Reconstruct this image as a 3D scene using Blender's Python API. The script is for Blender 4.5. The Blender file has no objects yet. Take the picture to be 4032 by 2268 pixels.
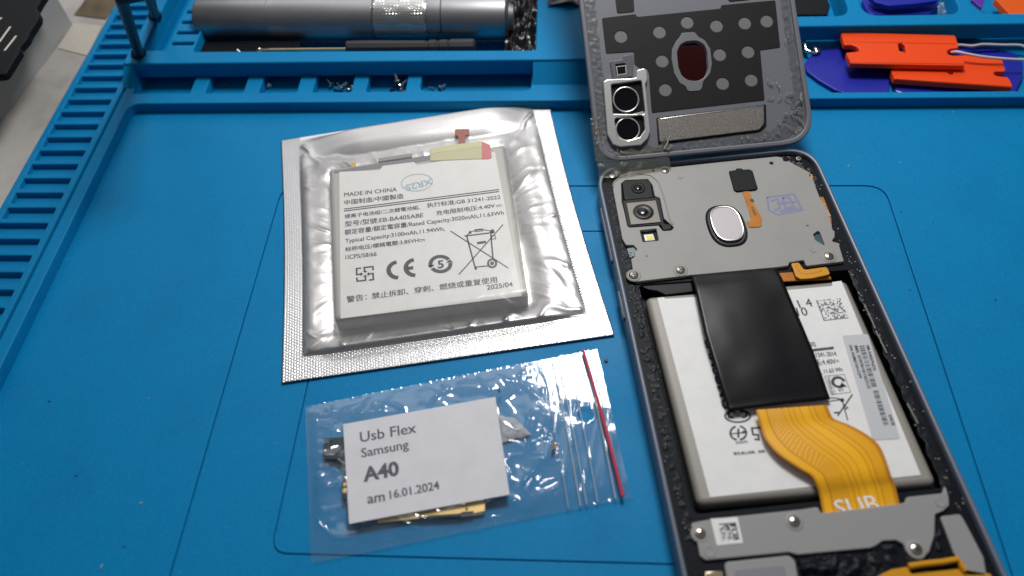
import bpy, bmesh, math, random
from mathutils import Vector, Matrix, noise, geometry
random.seed(4)
S = 0.001                                  # everything below is in millimetres
scene = bpy.context.scene
COL = scene.collection

# ------------------------------------------------------------------ camera
def nrm(v): return v / v.length
FPX, CX, CY, HCAM = 3028.0, 2016.0, 1134.0, 182.0
_d1 = nrm(Vector((204.0, -4230.0, FPX)))
_d2 = Vector((52160.0, 350.0, -FPX)); _d2 = nrm(_d2 - _d1 * _d2.dot(_d1))
_n = _d2.cross(_d1)
RW = Matrix((_d2, _d1, _n))               # camera (x right, y down, z forward) -> world
cam_data = bpy.data.cameras.new('camera')
cam = bpy.data.objects.new('camera', cam_data); COL.objects.link(cam)
fl = Matrix(((1, 0, 0), (0, -1, 0), (0, 0, -1)))
cam.matrix_world = Matrix.Translation((0, 0, HCAM * S)) @ (RW @ fl).to_4x4()
cam_data.sensor_width = 36.0
cam_data.lens = FPX / 4032.0 * 36.0
cam_data.clip_start = 0.005; cam_data.clip_end = 20
cam_data.dof.use_dof = True
cam_data.dof.focus_distance = 0.232
cam_data.dof.aperture_fstop = 9.5
scene.camera = cam

# ------------------------------------------------------------------ world, lamp, exposure
world = bpy.data.worlds.new('World'); scene.world = world; world.use_nodes = True
wn = world.node_tree.nodes; wl = world.node_tree.links
bg = wn['Background']; bg.inputs['Strength'].default_value = 0.16
_tc = wn.new('ShaderNodeTexCoord'); _sp = wn.new('ShaderNodeSeparateXYZ'); wl.new(_tc.outputs['Generated'], _sp.inputs[0])
_rp = wn.new('ShaderNodeValToRGB'); wl.new(_sp.outputs['Z'], _rp.inputs[0]);
_rp.color_ramp.elements[0].position = 0.0; _rp.color_ramp.elements[0].color = (0.14, 0.15, 0.17, 1)
_dt = wn.new('ShaderNodeVectorMath'); _dt.operation = 'DOT_PRODUCT'; wl.new(_tc.outputs['Generated'], _dt.inputs[0])
_dt.inputs[1].default_value = Vector((-0.16, 0.745, 0.648)).normalized()
_mr = wn.new('ShaderNodeMapRange'); _mr.interpolation_type = 'SMOOTHSTEP'; wl.new(_dt.outputs['Value'], _mr.inputs[0])
_mr.inputs[1].default_value = math.cos(math.radians(34)); _mr.inputs[2].default_value = math.cos(math.radians(7))
_mr.inputs[3].default_value = 0.0; _mr.inputs[4].default_value = 8.0       # bright patch added to the world so the foil reflects pale
_ad = wn.new('ShaderNodeMix'); _ad.data_type = 'RGBA'; _ad.blend_type = 'ADD'; _ad.inputs['Factor'].default_value = 1
_cb = wn.new('ShaderNodeCombineXYZ'); [wl.new(_mr.outputs[0], _cb.inputs[i]) for i in range(3)]
wl.new(_rp.outputs[0], _ad.inputs['A']); wl.new(_cb.outputs[0], _ad.inputs['B']); wl.new(_ad.outputs['Result'], bg.inputs['Color'])
_rp.color_ramp.elements[1].position = 0.75; _rp.color_ramp.elements[1].color = (0.75, 0.78, 0.82, 1)
def lamp(name, loc, target, size, power, color):
    d = bpy.data.lights.new(name, 'AREA'); d.shape = 'DISK'; d.size = size * S; d.energy = power; d.color = color
    o = bpy.data.objects.new(name, d); COL.objects.link(o)
    o.location = Vector(loc) * S
    o.rotation_euler = (Vector(target) - Vector(loc)).to_track_quat('-Z', 'Y').to_euler()
    return o
lamp('desk_lamp', (30, 325, 335), (-5, 135, 0), 108, 1.12, (1.0, 0.985, 0.96))
scene.view_settings.view_transform = 'Standard'; scene.view_settings.look = 'None'
scene.view_settings.exposure = 0; scene.view_settings.gamma = 1
scene.render.engine = 'CYCLES'
scene.cycles.transparent_max_bounces = 16
scene.cycles.max_bounces = 10
scene.cycles.sample_clamp_indirect = 6

# ------------------------------------------------------------------ measuring helpers (photo point -> point on a real plane)
def T(x0, y0, s): return lambda x, y: (x0 + x / s, y0 + y / s)
def ray(p):
    return RW @ Vector(((p[0] - CX) / FPX, (p[1] - CY) / FPX, 1.0))
def G(p, z=0.0):
    v = ray(p); t = (z - HCAM) / v.z
    return (v.x * t, v.y * t)
def GG(tile, pts, z): return [G(tile(*p), z) for p in pts]
tA = T(0, 0, 2.415); tB = T(700, 0, 1.7173); tC = T(2200, 0, 2.07); tD = T(3100, 0, 2.764); tP = T(1050, 350, 1.2071)
tZ = T(1150, 1350, 1.61); tU = T(2300, 550, 2.2291); tW = T(2400, 1050, 1.9815); tY = T(2500, 1600, 1.6815)
tL = T(0, 400, 1.4486); tQ = T(0, 0, 3.622); tN = T(400, 0, 4.14); tE = T(2250, 700, 2.416); tV = T(3000, 1100, 2.0708)
tR1 = T(1650, 880, 3.916); tR2 = T(1350, 850, 3.622); tF = T(2400, 550, 4.14); tI = T(0, 0, 2576 / 4032)

# ------------------------------------------------------------------ materials
def mat(name, col, rough=0.5, metal=0.0, spec=0.5, bump=None, var=None, coat=0.0, trans=None, attr_bump=None, var2=None):
    """bump=(feature mm, strength, depth mm); var=(feature mm, colour b, low, high)"""
    m = bpy.data.materials.new(name); m.use_nodes = True
    nt = m.node_tree; N = nt.nodes; Lk = nt.links
    b = N['Principled BSDF']
    b.inputs['Base Color'].default_value = (*col, 1); b.inputs['Roughness'].default_value = rough
    b.inputs['Metallic'].default_value = metal; b.inputs['Specular IOR Level'].default_value = spec
    b.inputs['Coat Weight'].default_value = coat; b.inputs['Coat Roughness'].default_value = 0.08
    tc = N.new('ShaderNodeTexCoord')
    def noi(feat, detail=4, rough_=0.6):
        n = N.new('ShaderNodeTexNoise'); n.inputs['Scale'].default_value = 1.0 / (feat * S)
        n.inputs['Detail'].default_value = detail; n.inputs['Roughness'].default_value = rough_
        Lk.new(tc.outputs['Object'], n.inputs['Vector']); return n
    src = None
    for v in (var, var2):
        if v:
            n = noi(v[0]); r = N.new('ShaderNodeMapRange'); r.inputs[1].default_value = v[2]; r.inputs[2].default_value = v[3]
            Lk.new(n.outputs['Fac'], r.inputs[0])
            mx = N.new('ShaderNodeMix'); mx.data_type = 'RGBA'
            Lk.new(r.outputs[0], mx.inputs['Factor'])
            if src is None: mx.inputs['A'].default_value = (*col, 1)
            else: Lk.new(src, mx.inputs['A'])
            mx.inputs['B'].default_value = (*v[1], 1)
            src = mx.outputs['Result']
    if src is not None: Lk.new(src, b.inputs['Base Color'])
    if bump:
        n = noi(bump[0]); bp = N.new('ShaderNodeBump'); bp.inputs['Strength'].default_value = bump[1]
        bp.inputs['Distance'].default_value = bump[2] * S
        Lk.new(n.outputs['Fac'], bp.inputs['Height']); Lk.new(bp.outputs['Normal'], b.inputs['Normal'])
    return m

M = {}
M['silicone'] = mat('blue_silicone', (0.001, 0.212, 0.475), 0.50, spec=0.13, bump=(0.5, 0.30, 0.07),
                    var=(24, (0.002, 0.190, 0.44), 0.48, 0.75), var2=(2.6, (0.005, 0.158, 0.36), 0.70, 0.86))
def silicone_wear(m):
    nt = m.node_tree; N = nt.nodes; Lk = nt.links; b = N['Principled BSDF']
    tc = N.new('ShaderNodeTexCoord')
    src = [l for l in Lk if l.to_socket == b.inputs['Base Color']][0].from_socket
    n = N.new('ShaderNodeTexNoise'); n.inputs['Scale'].default_value = 1 / (0.8 * S); n.inputs['Detail'].default_value = 1.5; Lk.new(tc.outputs['Object'], n.inputs['Vector'])
    r = N.new('ShaderNodeMapRange'); r.inputs[1].default_value = .735; r.inputs[2].default_value = .80; r.inputs[4].default_value = .55; Lk.new(n.outputs['Fac'], r.inputs[0])
    mx = N.new('ShaderNodeMix'); mx.data_type = 'RGBA'; Lk.new(r.outputs[0], mx.inputs['Factor']); Lk.new(src, mx.inputs['A']); mx.inputs['B'].default_value = (.12, .27, .42, 1)
    g1 = N.new('ShaderNodeTexNoise'); g1.inputs['Scale'].default_value = 1 / (0.45 * S); g1.inputs['Detail'].default_value = 2; Lk.new(tc.outputs['Object'], g1.inputs['Vector'])
    r1 = N.new('ShaderNodeMapRange'); r1.inputs[1].default_value = .35; r1.inputs[2].default_value = .65; r1.inputs[3].default_value = .93; r1.inputs[4].default_value = 1.07; Lk.new(g1.outputs['Fac'], r1.inputs[0])
    hs = N.new('ShaderNodeHueSaturation'); Lk.new(r1.outputs[0], hs.inputs['Value']); Lk.new(mx.outputs['Result'], hs.inputs['Color']); Lk.new(hs.outputs[0], b.inputs['Base Color'])
    n3 = N.new('ShaderNodeTexNoise'); n3.inputs['Scale'].default_value = 1 / (22 * S); n3.inputs['Detail'].default_value = 5; Lk.new(tc.outputs['Object'], n3.inputs['Vector'])
    r3 = N.new('ShaderNodeMapRange'); r3.inputs[1].default_value = .35; r3.inputs[2].default_value = .65; r3.inputs[3].default_value = .46; r3.inputs[4].default_value = .55; Lk.new(n3.outputs['Fac'], r3.inputs[0]); Lk.new(r3.outputs[0], b.inputs['Roughness'])
silicone_wear(M['silicone'])
M['table'] = mat('table_laminate', (0.50, 0.475, 0.45), 0.5, var=(30, (0.34, 0.32, 0.30), 0.4, 0.65))
M['case'] = mat('grey_case_plastic', (0.36, 0.37, 0.37), 0.45, bump=(0.8, 0.15, 0.1))
M['blackplastic'] = mat('black_plastic', (0.008, 0.009, 0.011), 0.42, spec=0.13, bump=(0.6, 0.15, 0.05))
M['whitemark'] = mat('white_print', (0.7, 0.68, 0.6), 0.6)
M['brown'] = mat('brown_paper', (0.16, 0.12, 0.075), 0.8, bump=(3, 0.4, 0.5))
M['steel'] = mat('bright_steel', (0.72, 0.70, 0.66), 0.16, 1.0)
M['darksteel'] = mat('dark_steel_rod', (0.022, 0.026, 0.032), 0.45, 0.4)
M['alu'] = mat('anodised_aluminium', (0.40, 0.40, 0.415), 0.43, 1.0, bump=(0.25, 0.2, 0.02), var=(9, (0.36, 0.36, 0.375), 0.4, 0.7))
M['orange'] = mat('orange_plastic', (0.86, 0.066, 0.004), 0.42, spec=0.35, bump=(0.5, 0.15, 0.04))
M['orangeband'] = mat('orange_amber_plastic', (0.80, 0.11, 0.008), 0.42, spec=0.35)
M['pick'] = mat('violet_blue_plastic', (0.013, 0.020, 0.34), 0.40, spec=0.35, bump=(0.6, 0.12, 0.05))
M['violet'] = mat('violet_plastic', (0.10, 0.03, 0.38), 0.4)
M['wire'] = mat('white_wire', (0.62, 0.60, 0.58), 0.4)
M['red'] = mat('dark_red_plastic', (0.24, 0.006, 0.006), 0.5, spec=0.1)
M['darkhandle'] = mat('charcoal_handle', (0.035, 0.035, 0.038), 0.5, bump=(0.4, 0.2, 0.05))
M['goldshaft'] = mat('gold_shaft', (0.72, 0.60, 0.40), 0.22, 1.0)
M['cellgrey'] = mat('battery_laminate_shaded', (0.29, 0.27, 0.245), 0.5, 0.1, bump=(1.2, 0.2, 0.05))  # base colour darkened to carry the shade of the battery recess
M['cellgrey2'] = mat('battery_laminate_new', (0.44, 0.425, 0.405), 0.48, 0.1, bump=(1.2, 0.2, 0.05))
M['label'] = mat('white_label', (0.80, 0.80, 0.80), 0.55, bump=(0.25, 0.1, 0.02), var=(4, (0.76, 0.755, 0.75), 0.4, 0.7))
M['greylabel'] = mat('pale_grey_sticker', (0.55, 0.57, 0.60), 0.4)
M['ink'] = mat('grey_ink', (0.035, 0.037, 0.055), 0.6)
M['inkgrey'] = mat('toner', (0.055, 0.055, 0.075), 0.7, var=(0.25, (0.22, 0.22, 0.25), 0.48, 0.62))
M['blueink'] = mat('pale_blue_stamp', (0.33, 0.48, 0.56), 0.6)
M['violetink'] = mat('faded_blue_stamp', (0.20, 0.21, 0.36), 0.6)
M['pen'] = mat('dark_blue_pen_mark', (0.02, 0.015, 0.10), 0.5)
M['yellowtape'] = mat('pale_yellow_tape', (0.56, 0.54, 0.32), 0.45)
M['amber'] = mat('amber_film', (0.65, 0.42, 0.10), 0.4)
M['pinkred'] = mat('red_protection_board', (0.62, 0.16, 0.17), 0.5)
M['redbrown'] = mat('red_brown_flex', (0.32, 0.11, 0.08), 0.5)
M['darkgreytab'] = mat('grey_strip', (0.20, 0.20, 0.23), 0.5)
M['paper'] = mat('label_card', (0.70, 0.70, 0.75), 0.8, bump=(0.3, 0.15, 0.03), var=(7, (0.66, 0.66, 0.70), 0.4, 0.7))
M['pcb'] = mat('dark_teal_board', (0.010, 0.035, 0.045), 0.35)
M['gold'] = mat('gold_flex', (0.98, 0.70, 0.26), 0.38, 0.35, coat=0.3)
M['foam'] = mat('grey_foam_scrap', (0.42, 0.46, 0.50), 0.85, bump=(0.6, 0.7, 0.3))
M['flake'] = mat('brown_flake', (0.25, 0.13, 0.03), 0.6)
M['speck'] = mat('black_speck', (0.02, 0.018, 0.02), 0.5)
M['dust'] = mat('pale_speck', (0.5, 0.42, 0.38), 0.6)
M['ziptape'] = mat('red_zip_strip', (0.55, 0.03, 0.06), 0.3, coat=0.4)
M['plate'] = mat('grey_painted_bracket', (0.315, 0.31, 0.298), 0.50, 0.0, spec=0.3, bump=(0.3, 0.12, 0.02), var=(12, (0.295, 0.29, 0.28), 0.4, 0.7))
M['platelow'] = mat('grey_lilac_bracket', (0.30, 0.295, 0.30), 0.50, 0.0, spec=0.3, bump=(0.4, 0.12, 0.02))
M['frame'] = mat('grey_blue_metal_frame', (0.15, 0.175, 0.225), 0.45, 0.3, bump=(0.4, 0.1, 0.02))
M['midframe'] = mat('black_midframe', (0.006, 0.0075, 0.012), 0.5, spec=0.12, bump=(0.9, 0.4, 0.2))
M['glue'] = mat('dark_adhesive_residue', (0.007, 0.009, 0.014), 0.45, spec=0.18, bump=(0.9, 0.35, 0.25), var=(0.8, (0.11, 0.12, 0.14), 0.62, 0.74))
M['glueclear'] = mat('pale_adhesive_residue', (0.115, 0.120, 0.138), 0.36, spec=0.4, bump=(1.3, 0.25, 0.3), var=(1.1, (0.27, 0.27, 0.27), 0.60, 0.74))
M['gluewhite'] = mat('whitish_adhesive_crumb', (0.30, 0.30, 0.29), 0.4, bump=(0.3, 0.6, 0.1))
M['graphite'] = mat('black_shield_sheet', (0.006, 0.0065, 0.008), 0.30, spec=0.22, bump=(9, 0.05, 0.4))
M['lens'] = mat('lens_glass', (0.003, 0.003, 0.005), 0.06, spec=0.35)
M['lensring'] = mat('lens_ring', (0.008, 0.007, 0.007), 0.28, 0.0, spec=0.15)
M['lenspurple'] = mat('lens_coating', (0.05, 0.03, 0.28), 0.1, spec=0.9)
M['nickel'] = mat('nickel_plate', (0.105, 0.095, 0.078), 0.42, 0.3, bump=(0.5, 0.2, 0.03))
M['ledwhite'] = mat('flash_led_case', (0.80, 0.80, 0.78), 0.4)
M['ledyellow'] = mat('flash_phosphor', (0.75, 0.66, 0.0), 0.4)
M['teal'] = mat('teal_board', (0.01, 0.07, 0.10), 0.4)
M['flexorange'] = mat('orange_flex', (0.50, 0.18, 0.012), 0.45, spec=0.25, var=(3, (0.42, 0.14, 0.010), 0.4, 0.7))
M['flexyellow2'] = mat('golden_flex', (0.68, 0.30, 0.010), 0.30, coat=0.3)
M['redflex'] = mat('red_orange_flex', (0.50, 0.09, 0.025), 0.4)
M['sensorpad'] = mat('sensor_pad', (0.52, 0.48, 0.50), 0.40)
M['sensorring'] = mat('sensor_ring', (0.05, 0.05, 0.058), 0.25, 0.6)
M['screwsteel'] = mat('screw_head', (0.62, 0.57, 0.50), 0.25, 1.0)
M['darkslot'] = mat('screw_recess', (0.02, 0.018, 0.016), 0.5)
M['covergrey'] = mat('cover_inner_grey', (0.158, 0.163, 0.188), 0.50, bump=(0.3, 0.12, 0.02))
M['coverblack'] = mat('black_graphite_pad', (0.0105, 0.0098, 0.0115), 0.55, spec=0.25, bump=(0.3, 0.12, 0.02))
M['coverdot'] = mat('pad_dot_grey', (0.155, 0.155, 0.168), 0.55)
M['silverfoam'] = mat('silver_foam_strip', (0.27, 0.245, 0.225), 0.42, 0.45, bump=(0.25, 0.8, 0.15), var=(0.4, (0.15, 0.135, 0.12), 0.42, 0.62))
M['polished'] = mat('milled_aluminium', (0.78, 0.78, 0.76), 0.30, 0.8, bump=(0.5, 0.3, 0.05))
M['ringgrey'] = mat('sensor_gasket', (0.17, 0.175, 0.19), 0.4)
M['speaker'] = mat('lilac_grey_speaker', (0.22, 0.21, 0.25), 0.5)

def clear_film(name, rough=0.06, gloss=0.10, milk=0.06, tint=(1, 1, 1), bump=None, milkcol=(0.8, 0.85, 0.9), loose=None):
    m = bpy.data.materials.new(name); m.use_nodes = True
    nt = m.node_tree; N = nt.nodes; Lk = nt.links; N.clear()
    out = N.new('ShaderNodeOutputMaterial'); tr = N.new('ShaderNodeBsdfTransparent'); tr.inputs[0].default_value = (*tint, 1)
    df = N.new('ShaderNodeBsdfDiffuse'); df.inputs[0].default_value = (*milkcol, 1)
    gl = N.new('ShaderNodeBsdfGlossy'); gl.inputs['Roughness'].default_value = rough
    m1 = N.new('ShaderNodeMixShader'); m1.inputs[0].default_value = milk
    Lk.new(tr.outputs[0], m1.inputs[1]); Lk.new(df.outputs[0], m1.inputs[2])
    lw = N.new('ShaderNodeLayerWeight'); lw.inputs['Blend'].default_value = 0.5
    pw5 = N.new('ShaderNodeMath'); pw5.operation = 'POWER'; pw5.inputs[1].default_value = 5.0; Lk.new(lw.outputs['Facing'], pw5.inputs[0])
    mp = N.new('ShaderNodeMath'); mp.operation = 'MULTIPLY_ADD'; mp.inputs[1].default_value = 0.9; mp.inputs[2].default_value = gloss
    Lk.new(pw5.outputs[0], mp.inputs[0])
    if loose:                                       # wrinkled, loose film gets painted-in haze and sheen, hiding the cell's dark sides
        at = N.new('ShaderNodeAttribute'); at.attribute_name = 'seal'
        k1 = N.new('ShaderNodeMapRange'); k1.inputs[3].default_value = milk; k1.inputs[4].default_value = loose[0]; Lk.new(at.outputs['Fac'], k1.inputs[0]); Lk.new(k1.outputs[0], m1.inputs[0])
        k2 = N.new('ShaderNodeMath'); k2.operation = 'MULTIPLY_ADD'; k2.inputs[1].default_value = loose[1]; Lk.new(at.outputs['Fac'], k2.inputs[0]); Lk.new(mp.outputs[0], k2.inputs[2]); mp = k2
    m2 = N.new('ShaderNodeMixShader'); Lk.new(mp.outputs[0], m2.inputs[0])
    Lk.new(m1.outputs[0], m2.inputs[1]); Lk.new(gl.outputs[0], m2.inputs[2]); Lk.new(m2.outputs[0], out.inputs[0])
    if bump:
        tc = N.new('ShaderNodeTexCoord'); n = N.new('ShaderNodeTexNoise'); n.inputs['Scale'].default_value = 1 / (bump[0] * S)
        n.inputs['Detail'].default_value = 3
        Lk.new(tc.outputs['Object'], n.inputs['Vector']); bp = N.new('ShaderNodeBump'); bp.inputs['Strength'].default_value = bump[1]
        bp.inputs['Distance'].default_value = bump[2] * S; Lk.new(n.outputs['Fac'], bp.inputs['Height'])
        Lk.new(bp.outputs[0], gl.inputs['Normal'])
        Lk.new(bp.outputs[0], lw.inputs['Normal'])
    return m
M['pouchfilm'] = clear_film('clear_pouch_film', rough=0.22, gloss=0.028, milk=0.05, tint=(0.97, 0.96, 0.95), bump=(6, 0.12, 0.6), milkcol=(0.60, 0.595, 0.60), loose=(0.30, 0.16))
M['bagfilm'] = clear_film('clear_bag_film', rough=0.055, gloss=0.08, milk=0.018, bump=(3.5, 0.08, 0.5))
M['tapefilm'] = clear_film('yellowed_clear_tape', rough=0.30, gloss=0.045, milk=0.25, tint=(0.80, 0.78, 0.70), bump=(2.0, 0.35, 0.4), milkcol=(0.24, 0.24, 0.21))

def foil_material():
    m = mat('silver_foil', (0.76, 0.75, 0.76), 0.36, 0.82, bump=(7, 0.10, 0.5))
    nt = m.node_tree; N = nt.nodes; Lk = nt.links; b = N['Principled BSDF']
    uv = N.new('ShaderNodeUVMap'); uv.uv_map = 'sheet'
    at = N.new('ShaderNodeAttribute'); at.attribute_name = 'seal'
    br = N.new('ShaderNodeTexBrick'); br.inputs['Scale'].default_value = 1.0
    br.inputs['Brick Width'].default_value = 1.5; br.inputs['Row Height'].default_value = 0.5
    br.inputs['Mortar Size'].default_value = 0.16; br.inputs['Mortar Smooth'].default_value = 1.0
    Lk.new(uv.outputs[0], br.inputs['Vector'])
    n2 = N.new('ShaderNodeTexNoise'); n2.inputs['Scale'].default_value = 1.1; Lk.new(uv.outputs[0], n2.inputs['Vector'])
    ad = N.new('ShaderNodeMath'); ad.operation = 'ADD'; Lk.new(br.outputs['Fac'], ad.inputs[0]); Lk.new(n2.outputs['Fac'], ad.inputs[1])
    ml = N.new('ShaderNodeMath'); ml.operation = 'MULTIPLY'; Lk.new(ad.outputs[0], ml.inputs[0]); Lk.new(at.outputs['Fac'], ml.inputs[1])
    bp = N.new('ShaderNodeBump'); bp.inputs['Strength'].default_value = 0.40; bp.inputs['Distance'].default_value = 0.2 * S; bp.invert = True
    Lk.new(ml.outputs[0], bp.inputs['Height'])
    old = [l for l in Lk if l.to_socket == b.inputs['Normal']][0].from_socket
    Lk.new(old, bp.inputs['Normal']); Lk.new(bp.outputs[0], b.inputs['Normal'])
    rr = N.new('ShaderNodeMapRange'); rr.inputs[3].default_value = 0.33; rr.inputs[4].default_value = 0.30
    Lk.new(at.outputs['Fac'], rr.inputs[0]); Lk.new(rr.outputs[0], b.inputs['Roughness'])
    r2 = N.new('ShaderNodeMapRange'); r2.inputs[3].default_value = 0.82; r2.inputs[4].default_value = 1.0
    Lk.new(at.outputs['Fac'], r2.inputs[0]); Lk.new(r2.outputs[0], b.inputs['Metallic'])
    return m
M['foil'] = foil_material()

def knurl_material():
    m = mat('knurled_aluminium', (0.62, 0.61, 0.60), 0.28, 1.0)
    return m
M['knurl'] = knurl_material()

def cable_material():
    m = mat('yellow_flex_cable', (0.72, 0.32, 0.008), 0.30, coat=0.4)
    nt = m.node_tree; N = nt.nodes; Lk = nt.links; b = N['Principled BSDF']
    uv = N.new('ShaderNodeUVMap'); uv.uv_map = 'sheet'
    sx = N.new('ShaderNodeSeparateXYZ'); Lk.new(uv.outputs[0], sx.inputs[0])
    # conductor tracks: real copper tracks running the length of the cable
    def ramp(stops):
        r = N.new('ShaderNodeValToRGB'); r.color_ramp.interpolation = 'LINEAR'
        while len(r.color_ramp.elements) > 1: r.color_ramp.elements.remove(r.color_ramp.elements[-1])
        r.color_ramp.elements[0].position = stops[0][0]; r.color_ramp.elements[0].color = (*[stops[0][1]] * 3, 1)
        for p, v in stops[1:]:
            e = r.color_ramp.elements.new(p); e.color = (v, v, v, 1)
        return r
    st = [(0, .25), (.03, .3), (.045, .9), (.13, .9), (.14, .25), (.155, .45), (.37, .45), (.385, .8), (.44, .85), (.445, .45), (.46, .45), (.465, .85),
          (.51, .85), (.515, .5), (.53, .5), (.535, .9), (.60, .9), (.605, .55), (.62, .55), (.625, .95), (.73, .95), (.735, .45), (.75, .45), (.755, .85), (.80, .85), (.805, .4), (.82, .4),
          (.825, .75), (.94, .7), (.955, .25), (1, .2)]
    r = ramp(st[:31]); Lk.new(sx.outputs[0], r.inputs[0])
    # ground lattice between 0.155 and 0.37
    w1 = N.new('ShaderNodeTexWave'); w1.inputs['Scale'].default_value = 9; w1.bands_direction = 'DIAGONAL'
    mpg = N.new('ShaderNodeMapping'); mpg.inputs['Scale'].default_value = (1.0, 2.6, 1); Lk.new(uv.outputs[0], mpg.inputs[0]); Lk.new(mpg.outputs[0], w1.inputs[0])
    w2 = N.new('ShaderNodeTexWave'); w2.inputs['Scale'].default_value = 9; w2.bands_direction = 'DIAGONAL'
    mpg2 = N.new('ShaderNodeMapping'); mpg2.inputs['Scale'].default_value = (-1.0, 2.6, 1); Lk.new(uv.outputs[0], mpg2.inputs[0]); Lk.new(mpg2.outputs[0], w2.inputs[0])
    mx = N.new('ShaderNodeMath'); mx.operation = 'MINIMUM'; Lk.new(w1.outputs['Fac'], mx.inputs[0]); Lk.new(w2.outputs['Fac'], mx.inputs[1])
    g1 = N.new('ShaderNodeMath'); g1.operation = 'GREATER_THAN'; g1.inputs[1].default_value = 0.16; Lk.new(sx.outputs[0], g1.inputs[0])
    g2 = N.new('ShaderNodeMath'); g2.operation = 'LESS_THAN'; g2.inputs[1].default_value = 0.37; Lk.new(sx.outputs[0], g2.inputs[0])
    gm = N.new('ShaderNodeMath'); gm.operation = 'MULTIPLY'; Lk.new(g1.outputs[0], gm.inputs[0]); Lk.new(g2.outputs[0], gm.inputs[1])
    ml = N.new('ShaderNodeMath'); ml.operation = 'MULTIPLY'; Lk.new(gm.outputs[0], ml.inputs[0]); Lk.new(mx.outputs[0], ml.inputs[1])
    sm = N.new('ShaderNodeMath'); sm.operation = 'ADD'; Lk.new(r.outputs[0], sm.inputs[0]); Lk.new(ml.outputs[0], sm.inputs[1])
    c = N.new('ShaderNodeValToRGB'); c.color_ramp.elements[0].position = 0.2; c.color_ramp.elements[0].color = (0.56, 0.22, 0.008, 1)
    c.color_ramp.elements[1].position = 0.95; c.color_ramp.elements[1].color = (0.96, 0.475, 0.007, 1)
    Lk.new(sm.outputs[0], c.inputs[0]); Lk.new(c.outputs[0], b.inputs['Base Color'])
    bp = N.new('ShaderNodeBump'); bp.inputs['Strength'].default_value = 0.5; bp.inputs['Distance'].default_value = 0.06 * S
    Lk.new(sm.outputs[0], bp.inputs['Height']); Lk.new(bp.outputs[0], b.inputs['Normal'])
    return m
M['cable'] = cable_material()

# ------------------------------------------------------------------ object helpers
FR = {}                                    # frame (4x4, mm) of every thing and part, for placing children
def settag(o, label=None, cat=None, group=None, kind=None):
    if label: o['label'] = label
    if cat: o['category'] = cat
    if group: o['group'] = group
    if kind: o['kind'] = kind
def thing(name, label, cat, loc, rot=None, group=None):
    o = bpy.data.objects.new(name, None); COL.objects.link(o); o.empty_display_size = 0.005
    F = Matrix.Translation(Vector(loc)) @ (rot.to_4x4() if rot else Matrix.Identity(4))
    FR[o.name] = F
    mw = F.copy(); mw.translation = Vector(loc) * S
    o.matrix_world = mw; settag(o, label, cat, group)
    return o
class MB:
    """collects geometry in mm"""
    def __init__(s): s.v = []; s.f = []; s.uv = None; s.attr = None; s.open = False
    def add(s, v, f):
        k = len(s.v); s.v += [tuple(a) for a in v]; s.f += [tuple(i + k for i in q) for q in f]; return s
def obj(name, g, m, parent=None, local=False, smooth=38, label=None, cat=None, group=None, kind=None, origin=None):
    """local: vertices are already in the parent's frame"""
    vs = g.v
    if parent is not None:
        F = FR[parent.name]
        if not local:
            Fi = F.inverted(); vs = [tuple(Fi @ Vector(v)) for v in vs]
        off = None
    else:
        n = len(vs)
        off = Vector(origin) if origin else Vector((sum(v[0] for v in vs) / n, sum(v[1] for v in vs) / n, min(v[2] for v in vs)))
        vs = [(v[0] - off.x, v[1] - off.y, v[2] - off.z) for v in vs]
        F = Matrix.Translation(off)
    me = bpy.data.meshes.new(name)
    me.from_pydata([(v[0] * S, v[1] * S, v[2] * S) for v in vs], [], g.f)
    if not g.open:
        bm = bmesh.new(); bm.from_mesh(me); bmesh.ops.remove_doubles(bm, verts=bm.verts, dist=2e-7)
        bmesh.ops.recalc_face_normals(bm, faces=bm.faces)
        bm.to_mesh(me); bm.free()
    if g.uv:
        ul = me.uv_layers.new(name='sheet')
        for lp in me.loops: ul.data[lp.index].uv = g.uv[lp.vertex_index]
    if g.attr:
        a = me.attributes.new('seal', 'FLOAT', 'POINT')
        for i, x in enumerate(g.attr): a.data[i].value = x
    if smooth:
        for p in me.polygons: p.use_smooth = True
        me.set_sharp_from_angle(angle=math.radians(smooth))
        if not g.open:
            for p in me.polygons:
                if abs(p.normal.z) > 0.99999: p.use_smooth = False
    me.materials.append(m)
    o = bpy.data.objects.new(name, me); COL.objects.link(o); FR[o.name] = F
    if parent is not None: o.parent = parent
    else: o.location = off * S
    settag(o, label, cat, group, kind)
    return o
def rnd(pts, r, n=5):
    """round the corners of a polygon; r is one radius or one per corner"""
    out = []; k = len(pts)
    for i in range(k):
        a, b, c = Vector(pts[i - 1][:2]), Vector(pts[i][:2]), Vector(pts[(i + 1) % k][:2])
        rr = r[i] if isinstance(r, (list, tuple)) else r
        d1, d2 = a - b, c - b
        if rr <= 0 or d1.length < 1e-6 or d2.length < 1e-6: out.append(tuple(b)); continue
        ang = d1.angle(d2); t = min(rr / max(math.tan(ang / 2), 1e-3), d1.length * .49, d2.length * .49)
        p, q = b + d1.normalized() * t, b + d2.normalized() * t
        for j in range(n + 1):
            u = j / n; out.append(tuple((1 - u) ** 2 * p + 2 * u * (1 - u) * b + u * u * q))
    return out
def rect(x0, y0, x1, y1): return [(x0, y0), (x1, y0), (x1, y1), (x0, y1)]
def circ(c, r, n=24, ry=None, a0=0):
    ry = ry or r; return [(c[0] + r * math.cos(a0 + 2 * math.pi * i / n), c[1] + ry * math.sin(a0 + 2 * math.pi * i / n)) for i in range(n)]
def area2(p): return sum(p[i - 1][0] * p[i][1] - p[i][0] * p[i - 1][1] for i in range(len(p)))
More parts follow.
